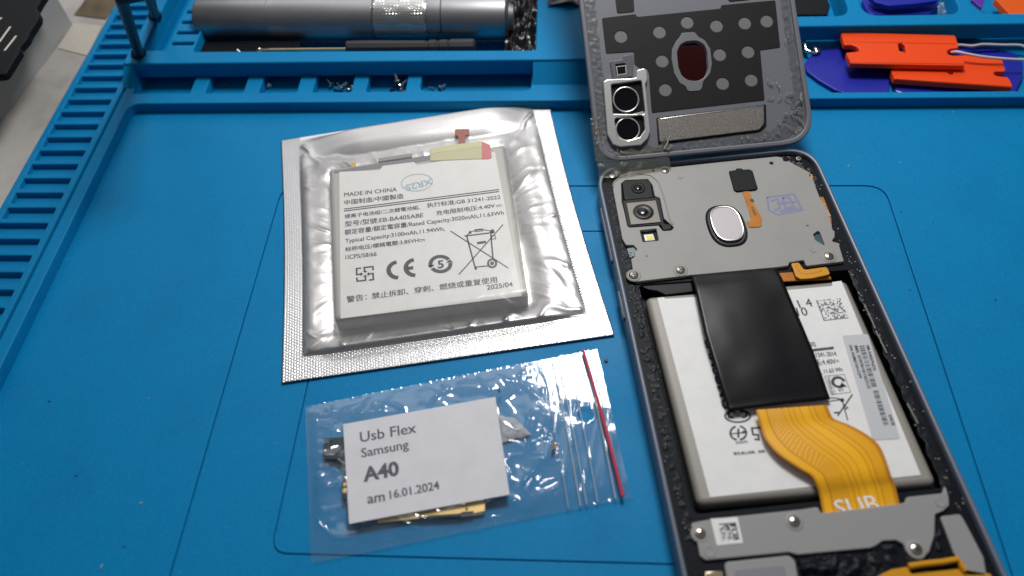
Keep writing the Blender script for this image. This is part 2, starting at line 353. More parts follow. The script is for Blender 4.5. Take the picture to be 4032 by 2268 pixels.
def plate(g, outer, z0, z1, holes=(), bev=0.0, res=2):
    """a flat plate with holes and rounded upper rims"""
    h = z1 - z0; bev = min(bev, h * .9); loops = []
    for k, pl in enumerate([outer] + list(holes)):
        q = []
        for p in pl:
            p = Vector((p[0], p[1]))
            if not q or (p - q[-1]).length > 2e-3: q.append(p)
        if (q[0] - q[-1]).length < 2e-3: q.pop()
        if (area2(q) > 0) != (k == 0): q = q[::-1]
        loops.append(q)
    prof = [(0, z0), (0, z1 - bev)] + ([(bev * (1 - math.cos(math.pi / 2 * i / (res + 1))), z1 - bev + bev * math.sin(math.pi / 2 * i / (res + 1))) for i in range(1, res + 2)] if bev > 0 else [])
    cap_v, cap_e = [], []
    for q in loops:
        n = len(q); dirs = []
        for i in range(n):
            e1 = (q[i] - q[i - 1]).normalized(); e2 = (q[(i + 1) % n] - q[i]).normalized()
            n1 = Vector((-e1.y, e1.x)); n2 = Vector((-e2.y, e2.x)); m = n1 + n2
            m = m.normalized() if m.length > 1e-4 else n1
            dirs.append(m / max(.6, m.dot(n1)))
        k = len(g.v)
        for d, z in prof: g.v += [(*(q[i] + dirs[i] * d), z) for i in range(n)]
        for r in range(len(prof) - 1):
            for i in range(n): g.f.append((k + r * n + i, k + r * n + (i + 1) % n, k + (r + 1) * n + (i + 1) % n, k + (r + 1) * n + i))
        c0 = len(cap_v); d = prof[-1][0]
        cap_v += [q[i] + dirs[i] * d for i in range(n)]; cap_e += [(c0 + i, c0 + (i + 1) % n) for i in range(n)]
    for cv_, zz, rev in ((cap_v, z1, False), ([p for q in loops for p in q], z0, True)):
        vo, eo, fo_, *_ = geometry.delaunay_2d_cdt(cv_, cap_e, [], 0, 1e-5)
        seg = [(cv_[i], cv_[j]) for i, j in cap_e]; keep = []
        for f in fo_:
            c = sum((vo[i] for i in f), Vector((0, 0))) / len(f); ins = False
            for p, q in seg:
                if (p.y > c.y) != (q.y > c.y) and c.x < p.x + (c.y - p.y) / (q.y - p.y) * (q.x - p.x): ins = not ins
            if ins: keep.append(f)
        k = len(g.v); g.v += [(v.x, v.y, zz) for v in vo]; g.f += [tuple(k + i for i in (reversed(f) if rev else f)) for f in keep]
    return g
def PL(outer, z0, z1, holes=(), bev=0.0, res=2): return plate(MB(), outer, z0, z1, holes, bev, res)
FONTW = {}
def text(g, body, p0, p1, z, hscale=1.0, up=1.0, bold=0.0, maxh=None, twin=0.07):
    """lettering whose baseline runs from p0 to p1 on the plane z"""
    cu = bpy.data.curves.new('tmp', 'FONT'); cu.body = body; cu.size = 1.0; cu.offset = bold if body.isascii() else 0.0; cu.fill_mode = 'FRONT'; cu.resolution_u = 3
    o = bpy.data.objects.new('tmp', cu); COL.objects.link(o)
    dg = bpy.context.evaluated_depsgraph_get()
    me = bpy.data.meshes.new_from_object(o.evaluated_get(dg))
    if len(me.vertices):
        x0 = min(v.co.x for v in me.vertices); x1 = max(v.co.x for v in me.vertices)
        a, b = Vector(p0[:2]), Vector(p1[:2]); d = b - a; k = d.length / (x1 - x0); d.normalize(); u = Vector((-d.y, d.x)) * up
        for sh, zz in ((0, z), (twin, z + .006)) if twin else ((0, z),):
            g.add([(*(a + d * ((v.co.x - x0) * k + sh) + u * v.co.y * k * hscale), zz) for v in me.vertices], [list(p.vertices) for p in me.polygons])
    bpy.data.objects.remove(o); bpy.data.curves.remove(cu); bpy.data.meshes.remove(me)
    return g
def ribbon(g, pts, w, z, closed=False):
    """a printed line of width w"""
    P = [Vector(p[:2]) for p in pts]; n = len(P); L_ = []; R_ = []
    for i in range(n):
        a = P[i - 1] if (i > 0 or closed) else None; c = P[(i + 1) % n] if (i < n - 1 or closed) else None
        d = Vector((0, 0))
        if a is not None: d += (P[i] - a).normalized()
        if c is not None: d += (c - P[i]).normalized()
        d = d.normalized() if d.length > 1e-6 else Vector((1, 0)); s = Vector((-d.y, d.x)) * w / 2
        if a is not None and c is not None:
            cs = max(0.5, abs(d.dot((c - P[i]).normalized()))); s = s / cs
        L_.append(P[i] + s); R_.append(P[i] - s)
    v = [(*p, z) for p in L_] + [(*p, z) for p in R_]
    f = [(i, (i + 1) % n, n + (i + 1) % n, n + i) for i in range(n if closed else n - 1)]
    return g.add(v, f)
def poly(g, pts, z): return g.add([(p[0], p[1], z) for p in pts], [list(range(len(pts)))])
def tube(g, pts, r, n=10, cap=True):
    P = [Vector(p) for p in pts]; k = len(g.v); up = Vector((0.13, 0.29, 0.95)); rs = r if isinstance(r, (list, tuple)) else [r] * len(P)
    for i, p in enumerate(P):
        d = (P[min(i + 1, len(P) - 1)] - P[max(i - 1, 0)]).normalized(); a = d.cross(up).normalized(); b = a.cross(d)
        for j in range(n):
            t = 2 * math.pi * j / n; g.v.append(tuple(p + (a * math.cos(t) + b * math.sin(t)) * rs[i]))
    for i in range(len(P) - 1):
        for j in range(n): g.f.append((k + i * n + j, k + i * n + (j + 1) % n, k + (i + 1) * n + (j + 1) % n, k + (i + 1) * n + j))
    if cap: g.f.append(tuple(k + j for j in range(n))); g.f.append(tuple(k + (len(P) - 1) * n + j for j in range(n)))
    return g
def lathe(g, c, prof, n=28, ax=None):
    """prof: (radius, height) list, turned about the vertical through c"""
    k = len(g.v)
    for r, z in prof:
        for j in range(n):
            t = 2 * math.pi * j / n; g.v.append((c[0] + r * math.cos(t), c[1] + r * math.sin(t), z))
    for i in range(len(prof) - 1):
        for j in range(n): g.f.append((k + i * n + j, k + i * n + (j + 1) % n, k + (i + 1) * n + (j + 1) % n, k + (i + 1) * n + j))
    g.f.append(tuple(k + (len(prof) - 1) * n + j for j in range(n)))
    return g
def sheet(nx, ny, fn, uvfn=None, keep=None):
    g = MB(); g.open = True; g.uv = [] if uvfn else None
    for j in range(ny + 1):
        for i in range(nx + 1):
            s, t = i / nx, j / ny; g.v.append(fn(s, t))
            if uvfn: g.uv.append(uvfn(s, t))
    for j in range(ny):
        for i in range(nx):
            if keep and not keep((i + .5) / nx, (j + .5) / ny): continue
            a = j * (nx + 1) + i; g.f.append((a, a + 1, a + nx + 2, a + nx + 1))
    return g
def nz(x, y, z=0.0): return noise.noise(Vector((x, y, z)))
def ridge(x, y, z=0.0): return 1 - abs(noise.noise(Vector((x, y, z)))) * 2
def sst(a, b, x):
    t = min(1, max(0, (x - a) / (b - a))); return t * t * (3 - 2 * t)
def lerp(a, b, t): return a + (b - a) * t
def goop(g, path, width, z, amp, seed=0, feat=1.2, step=0.35):
    """a lumpy ridge of old adhesive along a path"""
    P = [Vector(p[:2]) for p in path]; L_ = [0]
    for i in range(1, len(P)): L_.append(L_[-1] + (P[i] - P[i - 1]).length)
    n = max(4, int(L_[-1] / step)); m = max(4, int(width / step)); k0 = len(g.v)
    for i in range(n + 1):
        s = L_[-1] * i / n; q = 0
        while q < len(P) - 2 and L_[q + 1] < s: q += 1
        u = (s - L_[q]) / (L_[q + 1] - L_[q]); c = P[q].lerp(P[q + 1], u); d = (P[q + 1] - P[q]).normalized(); nn = Vector((-d.y, d.x))
        wv = width * (1 + 0.35 * nz(s * 0.4, seed, 3)); sh = 0.25 * width * nz(s * 0.25, seed + 7, 1)
        for j in range(m + 1):
            t = j / m - .5; p = c + nn * (t * wv + sh)
            e = max(0, 1 - (abs(t) * 2) ** 3)
            h = amp * e * max(0, 0.25 + 0.9 * nz(p.x / feat, p.y / feat, seed) + 0.6 * abs(nz(p.x / feat * 2.7, p.y / feat * 2.7, seed + 3)))
            g.v.append((p.x, p.y, z + h))
    for i in range(n):
        for j in range(m):
            a = k0 + i * (m + 1) + j; g.f.append((a, a + 1, a + m + 2, a + m + 1))
    return g

# ================================================================== TABLE and REPAIR MAT
obj('table_top', PL(rect(-460, -160, 420, 700), -26, -2, bev=1), M['table'], kind='structure')

g = MB()
XL, XR, YB, YT = -178.5, 192.0, -30.0, 330.0
plate(g, rnd(rect(XL, YB, XR, YT), 6), -2, -0.72, bev=0.3)
ZR = 10.0; YRL, YRR = 221.6, 238.6                     # ridge top and its two front walls
r1 = rect(-89.9, 12, 102.2, 170.8); r2 = rect(-67.2, 52.7, 79, 152)
def grow(r, d): return rect(r[0][0] - d, r[0][1] - d, r[2][0] + d, r[2][1] + d)
plate(g, rect(XL + .6, YB + .6, XR - .6, YT - .6), -0.70, 0, holes=[rnd(grow(r1, .32), 6.3)], bev=0.15)
plate(g, rnd(grow(r1, -.12), 5.9), -0.70, 0.0, holes=[rnd(grow(r2, .22), 4.2)], bev=0.15)
plate(g, rnd(grow(r2, -.10), 3.9), -0.70, 0.0, bev=0.13)
# layer of the lip, z 0..4: holes for the work area, screw compartments, trough on the right, trays and the ruler slots
holes = [rnd(rect(-152.4, -20, 178, 207.2), 4.5)]
holes.append(rect(-157.6, YB + 5, -156.5, 220.5))
comps = [(-153, -132), (-126.3, -112.4), (-106.6, -92.9), (-87.1, -73.2), (-67.8, -53.8), (-48.7, -9.4)]
for a, b in comps: holes.append(rnd(rect(a, 212.7, b, 226), 0.9 if b < -20 else 3.0))
holes.append(rnd(rect(18, 210.4, 182, 245.5), 3))
trays_top = [rect(60, 244.6, 104.6, 300), rect(109.6, 244.6, 143.4, 300), rect(148.6, 244.6, 186, 300)]
for t in trays_top: holes.append(rnd([(p[0], p[1] + 4) for p in t], 4.5))
pen_tray = [(-133.0, 228.4), (-8.0, 227.0), (-8.0, 272), (-133.0, 272)]
holes.append(rnd([(p[0], p[1] + (2.5 if p[1] < 240 else 0)) for p in pen_tray], 1))
slot = [(-152.5, 229.4), (-143.6, 229.4), (-143.6, 290), (-152.5, 290)]
holes.append(slot)
ys = []
y = 203.0
for k in range(-3, 30):
    yy = 203.0 - k * 6.45
    if yy > 223 or yy < YB + 12: continue
    ys.append(yy)
for k in range(12): ys.append(228.9 + k * 6.15)
for yy in ys:
    if yy < 310: holes.append(rnd(rect(-176.0, yy - 4.4, -159.8, yy), 0.5, 3))
plate(g, rnd(rect(XL, YB, XR, YT), 5), 0.01, 4.0, holes=holes, bev=0.45)
# shallow floors in the ruler slots and a raised rail beside them
plate(g, rect(-176.6, YB + 4, -159.2, YT - 12), 0.012, 2.1)
# ridge layer z 4..10
hol = [rnd(t, 5.5) for t in trays_top] + [rnd(pen_tray, 1.2), rnd(slot, 1.5)]
for yy in (252.5, 246.0, 239.6, 233.2):
    hol.append(rnd(rect(-142.4, yy - .8, -134.0, yy + .8), .4))
ridge_out = [(-157.2, YRL), (-4.0, YRL), (16, YRL), (19, YRR), (XR, YRR), (XR, YT), (-157.2, YT)]
plate(g, rnd(ridge_out, [1.5, .5, 3, 3, 2, 2, 2]), 4.01, ZR, holes=hol, bev=0.6)
def wedge(x0, x1, y0, y1, za, zt):
    g.add([(x0, y0, za), (x1, y0, za), (x1, y1, zt), (x0, y1, zt), (x0, y1, za), (x1, y1, za)], [(0, 1, 2, 3), (0, 3, 4), (1, 5, 2), (0, 4, 5, 1), (3, 2, 5, 4)])
wedge(-8.8, 17.5, 215.5, 221.55, 4.012, 9.2)
wedge(-157.0, -152.9, 215.5, 221.55, 4.012, 9.2)
obj('repair_mat', g, M['silicone'], label='bright blue silicone repair mat with moulded trays and ruler slots under everything', cat='mat', origin=(0, 150, -2))

# ================================================================== THE SEALED BATTERY in its foil pouch
LB = [G(tP(x, y), 6.0) for x, y in ((345, 395), (1085, 282), (1213, 985), (352, 1092))]     # white label corners: tl, tr, br, bl
BB = [G(tP(x, y), 5.0) for x, y in ((296, 385), (1134, 268), (1246, 995), (322, 1110))]    # cell
bc = Vector((sum(p[0] for p in BB) / 4, sum(p[1] for p in BB) / 4))
bat = thing('phone_battery', 'flat white labelled lithium battery sealed inside the silver foil pouch', 'battery', (bc.x, bc.y, 0.9))
obj('cell_body', PL(rnd(BB, 1.8), 0.95, 5.95, bev=1.6, res=4), M['cellgrey2'], bat)
LBr = [G(tP(x, y), 6.0) for x, y in ((345, 395), (538, 386), (552, 366), (700, 348), (715, 362), (780, 352), (1085, 300), (1213, 985), (352, 1092))]
lab = obj('label', PL(LBr, 5.90, 6.04), M['label'], bat)
z = 6.10
g = MB()
def bt(s, a, b, tile=tP, **k): text(g, s, G(tile(*a), z), G(tile(*b), z), z, **k)
bt('MADE IN CHINA', (367, 512), (618, 486), hscale=1.05)
bt('中国制造/中國製造', (368, 550), (650, 518), bold=.006)
for o in (0, 9.5): ribbon(g, [G(tP(367, 571 + o), z), G(tP(1105, 478 + o), z)], 0.36, z)
bt('锂离子电池组/二次鋰電池組,', (370, 615), (726, 570), bold=.006)
bt('执行标准:GB 31241-2022', (762, 563), (1111, 522))
bt('型号/型號:EB-BA405ABE', (371, 653), (744, 609))
bt('充电限制电压:4.40V', (806, 600), (1085, 563))
bt('额定容量/額定電容量/Rated Capacity:3020mAh,11.63Wh', (371, 692), (1127, 597), hscale=1.1)
bt('Typical Capacity:3100mAh,11.94Wh,', (373, 732), (846, 673), hscale=1.1)
bt('标称电压/標稱電壓:3.85VH', (373, 772), (722, 727))
bt('1ICP5/58/66', (374, 810), (522, 793), hscale=1.15)
bt('警告：', (380, 1014), (475, 1000), bold=.008)
bt('禁止拆卸、穿刺、燃烧或重复使用', (500, 997), (1096, 918), bold=.008)
bt('2025/04', (1047, 955), (1170, 938), bold=.006)
for (x, y) in ((1090, 553), (725, 717)):
    ribbon(g, [G(tP(x, y), z), G(tP(x + 27, y - 3), z)], 0.2, z)
    for k in range(3): ribbon(g, [G(tP(x + 10 * k, y + 7 - k), z), G(tP(x + 10 * k + 7, y + 6 - k), z)], 0.2, z)
def st(tile, pts, w, closed=False): ribbon(g, [G(tile(*p), z) for p in pts], w, z, closed)
def fillp(tile, pts): poly(g, [G(tile(*p), z) for p in pts], z)
# crossed-out bin
st(tR1, [(485, 115), (1375, 685)], .34); st(tR1, [(615, 785), (1295, 15)], .34)
st(tR1, [(700, 193), (1160, 135)], .46); st(tR1, [(735, 195), (870, 700)], .46); st(tR1, [(1105, 150), (1140, 540)], .46)
st(tR1, [(870, 672), (1060, 652)], .38); st(tR1, [(735, 185), (775, 140), (850, 110), (970, 92), (1060, 105), (1130, 125)], .3)
st(tR1, [(862, 95), (972, 80), (980, 112), (870, 128)], .26, True); fillp(tR1, [(890, 285), (1030, 265), (1035, 300), (898, 320)])
fillp(tR1, [(770, 118), (800, 113), (808, 155), (778, 160)]); fillp(tR1, [(858, 670), (888, 668), (892, 708), (862, 712)])
st(tR1, [(1110, 190), (1172, 182), (1180, 235), (1120, 240)], .26, True)
fillp(tR1, circ((1130, 120), 34, 14)); st(tR1, circ((1127, 613), 62, 24), .62, True); fillp(tR1, circ((1127, 613), 30, 14))
# CE, circled five, squared arrows
def arc(c, rx, ry, a0, a1, n=18, rot=0):
    o = []
    for i in range(n + 1):
        a = math.radians(a0 + (a1 - a0) * i / n); X, Y = rx * math.cos(a), ry * math.sin(a)
        o.append((c[0] + X * math.cos(rot) - Y * math.sin(rot), c[1] + X * math.sin(rot) + Y * math.cos(rot)))
    return o
st(tR2, arc((790, 768), 138, 112, -95, -270 + 5, rot=-.10), 1.3); st(tR2, arc((1035, 734), 138, 112, -95, -265, rot=-.10), 1.3)
st(tR2, [(920, 748), (1005, 738)], 1.15)
st(tR2, arc((1392, 685), 142, 108, -200, -35), 1.15); st(tR2, arc((1392, 685), 142, 108, -8, 145), 1.15)
fillp(tR2, [(1208, 708), (1310, 695), (1252, 745)]); fillp(tR2, [(1470, 668), (1528, 620), (1570, 660)])
bt('5', (1355, 748), (1440, 738), tile=tR2, bold=.02)
st(tR2, [(262, 742), (195, 752), (198, 838), (262, 828)], .5); fillp(tR2, [(250, 805), (290, 825), (255, 862)])
st(tR2, [(310, 790), (305, 735), (428, 722), (432, 775)], .5); fillp(tR2, [(280, 790), (330, 812), (345, 782)])
st(tR2, [(372, 915), (435, 908), (430, 820), (365, 828)], .5); fillp(tR2, [(372, 800), (340, 832), (378, 856)])
st(tR2, [(198, 880), (205, 930), (325, 918), (322, 870)], .5); fillp(tR2, [(285, 872), (350, 862), (318, 838)])
obj('printed_text', g, M['ink'], lab, smooth=0)
g = MB(); st(tP, arc((714, 445), 74, 40, 0, 345, 30, rot=-.10), .28, True); bt('XR25', (782, 425), (657, 458), bold=.01)
obj('oval_stamp', g, M['blueink'], lab, smooth=0)
obj('grey_strip', PL(GG(tP, [(318, 392), (560, 352), (785, 315), (790, 345), (540, 384), (322, 408)], 5.6), 4.6, 5.99, bev=.3), M['darkgreytab'], bat)
obj('amber_patch', PL(GG(tP, [(400, 350), (423, 346), (425, 372), (402, 377)], 6), 5.0, 6.12, bev=.1), M['amber'], bat)
obj('amber_patch', PL(GG(tP, [(530, 330), (690, 306), (690, 322), (530, 347)], 6), 5.0, 6.09, bev=.1), M['cellgrey'], bat)
obj('yellow_tape', PL(rnd(GG(tP, [(776, 285), (860, 268), (1025, 250), (1025, 335), (776, 345)], 6), .3), 3.0, 6.22, bev=.25), M['yellowtape'], bat)
obj('protection_board', PL(rnd(GG(tP, [(1020, 250), (1063, 268), (1070, 328), (1058, 335), (1020, 336)], 6), .3), 3.0, 6.2, bev=.2), M['pinkred'], bat)
fx = obj('connector_flex', PL(rnd(GG(tP, [(895, 192), (962, 191), (965, 220), (945, 222), (942, 250), (944, 262), (912, 262), (914, 245), (908, 225), (895, 220)], 4.6), .3), 4.4, 4.75, bev=.1), M['redbrown'], bat)

# pouch
PC = [G(tI(x, y), 1.0) for x, y in ((707, 962), (1546, 841), (1378, 243), (706, 350))]     # bl, br, tr, tl
PC = [Vector(p) for p in PC]
def pw(s, t):
    p = PC[0] * (1 - s) * (1 - t) + PC[1] * s * (1 - t) + PC[2] * s * t + PC[3] * (1 - s) * t
    # the bag's edges are a little bowed
    off = Vector((0, 0))
    if s < .5: off += Vector((-0.9, 0)) * (1 - s * 2) * math.sin(math.pi * t) * -1.0
    else: off += Vector((0.9, 0)) * (s * 2 - 1) * math.sin(math.pi * t) * -1.2
    return p + off
PWID = 92.0; PHEI = 99.0
ex = (Vector(BB[1]) - Vector(BB[0])).normalized(); ey = Vector((-ex.y, ex.x))
hw = ((Vector(BB[1]) - Vector(BB[0])).length + (Vector(BB[2]) - Vector(BB[3])).length) / 4
hh = ((Vector(BB[0]) - Vector(BB[3])).length + (Vector(BB[1]) - Vector(BB[2])).length) / 4
def bdist(p):
    q = p - bc; X, Y = abs(q.dot(ex)) - hw + 1.2, abs(q.dot(ey)) - hh + 1.2
    return (math.hypot(max(X, 0), max(Y, 0)) + min(max(X, Y), 0)), q.dot(ex), q.dot(ey)
def seal_mask(s, t):
    a = 1 - sst(0.062, 0.074, s); b = sst(0.930, 0.941, s); c = 1 - sst(0.075, 0.086, t)
    return max(a, b, c)
def pouch_h(s, t):
    p = pw(s, t); d, X, Y = bdist(p)
    sm = seal_mask(s, t)
    base = 0.9
    top = 6.42
    sl_ = (top - base) * (1.0 if d <= 0 else math.exp(-(d / 7.6) ** 1.7))
    h = base + sl_
    # creases that fan out from the cell and stop at the seals
    ang = math.atan2(Y / hh, X / hw)
    per = ang * 34.0
    inn = sst(0, .07, min(s - .068, .936 - s)) * sst(0, .07, t - .08)
    fan = sst(0.5, 4, d) * inn
    cr = ridge(per * 0.12, d * 0.035, 1.7); cr2 = ridge(per * 0.33, d * 0.05, 5.1)
    h += fan * (0.5 * (cr ** 4 if cr > 0 else 0) + 0.12 * (cr2 ** 4 if cr2 > 0 else 0)) * (0.35 + 0.65 * sst(-.1, .35, nz(per * .045, 3.3)))
    h += fan * 0.42 * nz(p.x / 17.0, p.y / 13.0, 2.2)
    h += fan * 0.04 * nz(p.x / 4.2, p.y / 4.2, 6.2)
    # corner dents
    h += (1 - sm) * 0.05 * nz(p.x / 3.0, p.y / 3.0, 9.0) * sst(-1.5, 1.0, d)
    # the open upper end bulges and rolls over towards the back
    up = math.exp(-((t - 0.945) / 0.045) ** 2)
    puff = 2.7 * sst(.80, .90, t) * (1 - sst(.955, 1.0, t) ** 1.0) * sst(.05, .30, s) * sst(.05, .26, 1 - s)
    h = max(h, base + puff) if d > 0 else h
    h += 0.8 * up * sst(0.05, 0.26, s) * sst(0.05, 0.24, 1 - s) * (0.85 + 0.15 * nz(s * 7, 3))
    h = h * (1 - sm) + sm * 0.95
    edge = sst(1.0, 0.955, t)
    h = lerp(0.75, h, edge)
    for (cx_, cy_, dx_, dy_, ln_, am_, wd_) in CREASE:
        u_ = (p.x - cx_) * dx_ + (p.y - cy_) * dy_
        if -0.5 < u_ < ln_:
            v_ = (p.x - cx_) * -dy_ + (p.y - cy_) * dx_ + .25 * math.sin(u_ * .9 + cx_)
            w_ = wd_ * (1 + 1.6 * max(u_, 0) / ln_)
            if abs(v_) < 3 * w_: h += am_ * math.exp(-(v_ / w_) ** 2) * (1 - max(u_, 0) / ln_) * sst(-.5, .6, u_) * (1 - sm)
    # side beads just inside the seals
    for e in (abs(s - 0.088), abs(s - 0.918)):
        h += 0.30 * math.exp(-(e / 0.018) ** 2) * sst(.05, .15, t) * sst(0, .12, 1 - t) * (1 + .8 * nz(t * 28, s * 3))
    return h, d, p, sm, sl_
CREASE = []
_rc = random.Random(8)
for k in range(14):
    e_ = _rc.random()
    if e_ < .36: s_, t_, d_ = .076, _rc.uniform(.12, .93), Vector((1, _rc.uniform(-.7, .7)))
    elif e_ < .72: s_, t_, d_ = .928, _rc.uniform(.12, .93), Vector((-1, _rc.uniform(-.7, .7)))
    else: s_, t_, d_ = _rc.uniform(.12, .9), .088, Vector((_rc.uniform(-.8, .8), 1))
    p_ = pw(s_, t_); d_.normalize()
    CREASE.append((p_.x, p_.y, d_.x, d_.y, _rc.uniform(4, 11), _rc.uniform(.2, .6) * _rc.choice((1, 1, -.6)), _rc.uniform(.35, .8)))
for s_, t_, k in ((.08, .09, 0), (.925, .09, 1), (.925, .93, 2), (.08, .95, 3)):
    p_ = pw(s_, t_); q_ = (Vector((Vector(BB[3]), Vector(BB[2]), Vector(BB[1]), Vector(BB[0]))[k]) - p_)
    CREASE.append((p_.x, p_.y, q_.normalized().x, q_.normalized().y, q_.length * .95, .55, .6))
nx, ny = 250, 270
cache = {}
def foil_pt(s, t):
    h, d, p, sm, sl_ = pouch_h(s, t); cache[(s, t)] = (h, d, p, sm)
    zz = h - sl_ * (1 - sst(1, 12, d) * .85) - 0.25
    return (p.x, p.y, max(zz, 0.28))
g = sheet(nx, ny, foil_pt, lambda s, t: (s * PWID, t * PHEI))
g.attr = [cache[(i / nx, j / ny)][3] for j in range(ny + 1) for i in range(nx + 1)]
pouch = thing('foil_pouch', 'silver foil pouch with clear front and ribbed seals holding a white battery', 'pouch', (bc.x, bc.y, 0.1))
bk = obj('foil_back', g, M['foil'], pouch, smooth=180)
so = bk.modifiers.new('thickness', 'SOLIDIFY'); so.thickness = 0.12 * S; so.offset = -1
g = sheet(nx, ny, lambda s, t: (cache[(s, t)][2].x, cache[(s, t)][2].y, cache[(s, t)][0]), None, keep=lambda s, t: seal_mask(s, t) < .6 and t < 0.985)
g.attr = [sst(-.4, 3.0, cache[(i / nx, j / ny)][1]) for j in range(ny + 1) for i in range(nx + 1)]
obj('clear_front', g, M['pouchfilm'], pouch, smooth=180)

# ================================================================== ZIP BAG with the flex part
BG = [Vector(G(tI(x, y), 0.8)) for x, y in ((782, 1417), (1588, 1252), (1502, 876), (767, 1022))]
def bw(s, t): return BG[0] * (1 - s) * (1 - t) + BG[1] * s * (1 - t) + BG[2] * s * t + BG[3] * (1 - s) * t
CARD = [Vector(G(tI(x, y), 2.7)) for x, y in ((878, 1318), (1282, 1244), (1246, 998), (863, 1067))]
cc = sum(CARD, Vector((0, 0))) / 4; cex = (CARD[1] - CARD[0]).normalized(); cey = Vector((-cex.y, cex.x))
chw, chh = (CARD[1] - CARD[0]).length / 2, (CARD[3] - CARD[0]).length / 2
HOLE = Vector(G(tZ(1860, 455), 1.0)); HR = (Vector(G(tZ(1918, 455), 1.0)) - HOLE).length
def bag_h(s, t):
    p = bw(s, t); q = p - cc; X, Y = abs(q.dot(cex)) - chw, abs(q.dot(cey)) - chh
    d = math.hypot(max(X, 0), max(Y, 0)) + min(max(X, Y), 0)
    e = min(sst(0, .045, s), sst(0, .11, t), sst(0, .11, 1 - t))
    h = 0.8 + e * (1.55 * math.exp(-(max(d, 0) / 9.0) ** 1.5))
    wr = sst(-1.0, 2.0, d) * e * (1 - sst(.74, .82, s))
    w1 = ridge(p.x / 11 + 3.1 * 0.2, p.y / 8, 4.0); w2 = ridge(p.x / 6.0, p.y / 4.5 + 2.0, 8.0)
    h += wr * (1.0 * max(w1, 0) ** 7 + 0.55 * max(w2, 0) ** 8 * sst(-.1, .2, nz(p.x / 15, p.y / 12, 6)) + 0.95 * nz(p.x / 11, p.y / 9, 1.0) + 1.25 * nz(p.x / 7.5 + p.y / 30, p.y / 5.0, 2.0) + 0.16 * nz(p.x / 2.8, p.y / 2.2, 3.0))
    # stretched folds below the zip and the moulded zip tracks
    z1 = sst(.70, .80, s)
    h += z1 * e * (0.55 * max(ridge(p.x / 3.3 - p.y / 14.0, p.y / 30.0, 2.0), 0) ** 3 + 0.12)
    for c, a, w in ((.800, .35, .004), (.845, .3, .004), (.862, .3, .004), (.895, .25, .004), (.955, .45, .006), (.975, .3, .004)):
        h += a * math.exp(-((s - c) / w) ** 2)
    edge = min(t, 1 - t) 
    h += 0.28 * math.exp(-(edge / .016) ** 2) * nz(s * 130, t * 3, 0.5)
    return h, d, p
nbx, nby = 300, 170
pre = {}
def bag_pt(s, t):
    h, d, p = bag_h(s, t); pre[(s, t)] = h
    j = 0.18 * nz(s * 60, t * 2)
    return (p.x, p.y + (j if t in (0.0, 1.0) else 0), h)
def in_hole(s, t): return (bw(s, t) - HOLE).length > HR
g = sheet(nbx, nby, bag_pt, None, keep=in_hole)
k0 = len(g.v)
bagc = sum(BG, Vector((0, 0))) / 4
bag = thing('zip_bag', 'small clear plastic zip bag with red zip strip and white card on it', 'zip bag', (bagc.x, bagc.y, 0.1))
obj('front_film', g, M['bagfilm'], bag, smooth=180)
g = sheet(60, 34, lambda s, t: (*bw(s, t), 0.35 + 0.25 * (min(sst(0, .05, s), sst(0, .12, t), sst(0, .12, 1 - t))) * (1 + nz(s * 14, t * 8, 4.4)) * 0.5 + 0.0), None, keep=in_hole)
obj('back_film', g, M['bagfilm'], bag, smooth=180)
def zipline(off, n=26):
    o = []
    for i in range(n + 1):
        t = i / n; a = Vector(G(tI(1466, 880), 1.6)); b = Vector(G(tI(1569, 1258), 1.6)); p = a.lerp(b, .004 + t * .975) + Vector((0.35 * math.sin(math.pi * t), 0)) + Vector((off, 0))
        o.append((p.x, p.y, 1.75))
    return o
obj('zip_strip', tube(MB(), zipline(0), 0.42, 8), M['ziptape'], bag)

M['track'] = clear_film('zip_track_painted_glint', rough=0.12, gloss=0.10, milk=0.22)  # milky white painted in for lamp reflections along the zip ridges
def bline(s_, z_, t0=0.01, t1=0.99, n=30, j=0.0):
    return [(*(bw(s_, t0 + (t1 - t0) * i / n) + Vector((0.35 * math.sin(math.pi * i / n) + j * nz(i * .5, s_ * 40), 0))), z_) for i in range(n + 1)]
for s_, r_ in ((.800, .16), (.838, .22), (.858, .2), (.893, .18), (.950, .25), (.972, .2)):
    obj('zip_track', tube(MB(), bline(s_, 1.35), r_, 8), M['track'], bag)
g = MB(); tube(g, [(HOLE.x + (HR + .05) * math.cos(2 * math.pi * i / 28), HOLE.y + (HR + .05) * math.sin(2 * math.pi * i / 28), 1.2) for i in range(29)], .13, 6, cap=False)
obj('hole_rim', g, M['track'], bag)
# the flex board inside
cb = thing('charging_flex_board', 'dark charging board with gold flex strip lying inside the zip bag', 'circuit board', (*cc, 0.8))
board = obj('circuit_board', PL(rnd(GG(tZ, [(200, 605), (330, 597), (520, 600), (520, 790), (345, 785), (290, 755), (280, 738), (198, 738)], 1.6), .4), 0.9, 1.7, holes=[circ(G(tZ(245, 632), 1.6), .45, 14)], bev=.1), M['pcb'], cb)
g = MB()
for k in range(6): plate(g, circ(G(tZ(212 + 11 * k, 710 - k * .8), 1.7), .16, 8), 1.6, 1.82)
for x, y in ((300, 740), (315, 752), (328, 760)): plate(g, circ(G(tZ(x, y), 1.7), .2, 8), 1.6, 1.85)
obj('solder_pads', g, M['steel'], board)
b2 = obj('connector_board', PL(rnd(GG(tZ, [(318, 845), (420, 840), (430, 1000), (320, 995)], 1.6), .3), 0.9, 1.9, bev=.1), M['pcb'], cb)
g = MB()
for x, y, r in ((335, 898, .55), (335, 938, .7), (345, 870, .3)): lathe(g, G(tZ(x, y), 2.0), [(r, 1.85), (r, 2.0), (r * .6, 2.15), (0.02, 2.15)], 14)
obj('gold_contact', g, M['gold'], b2)
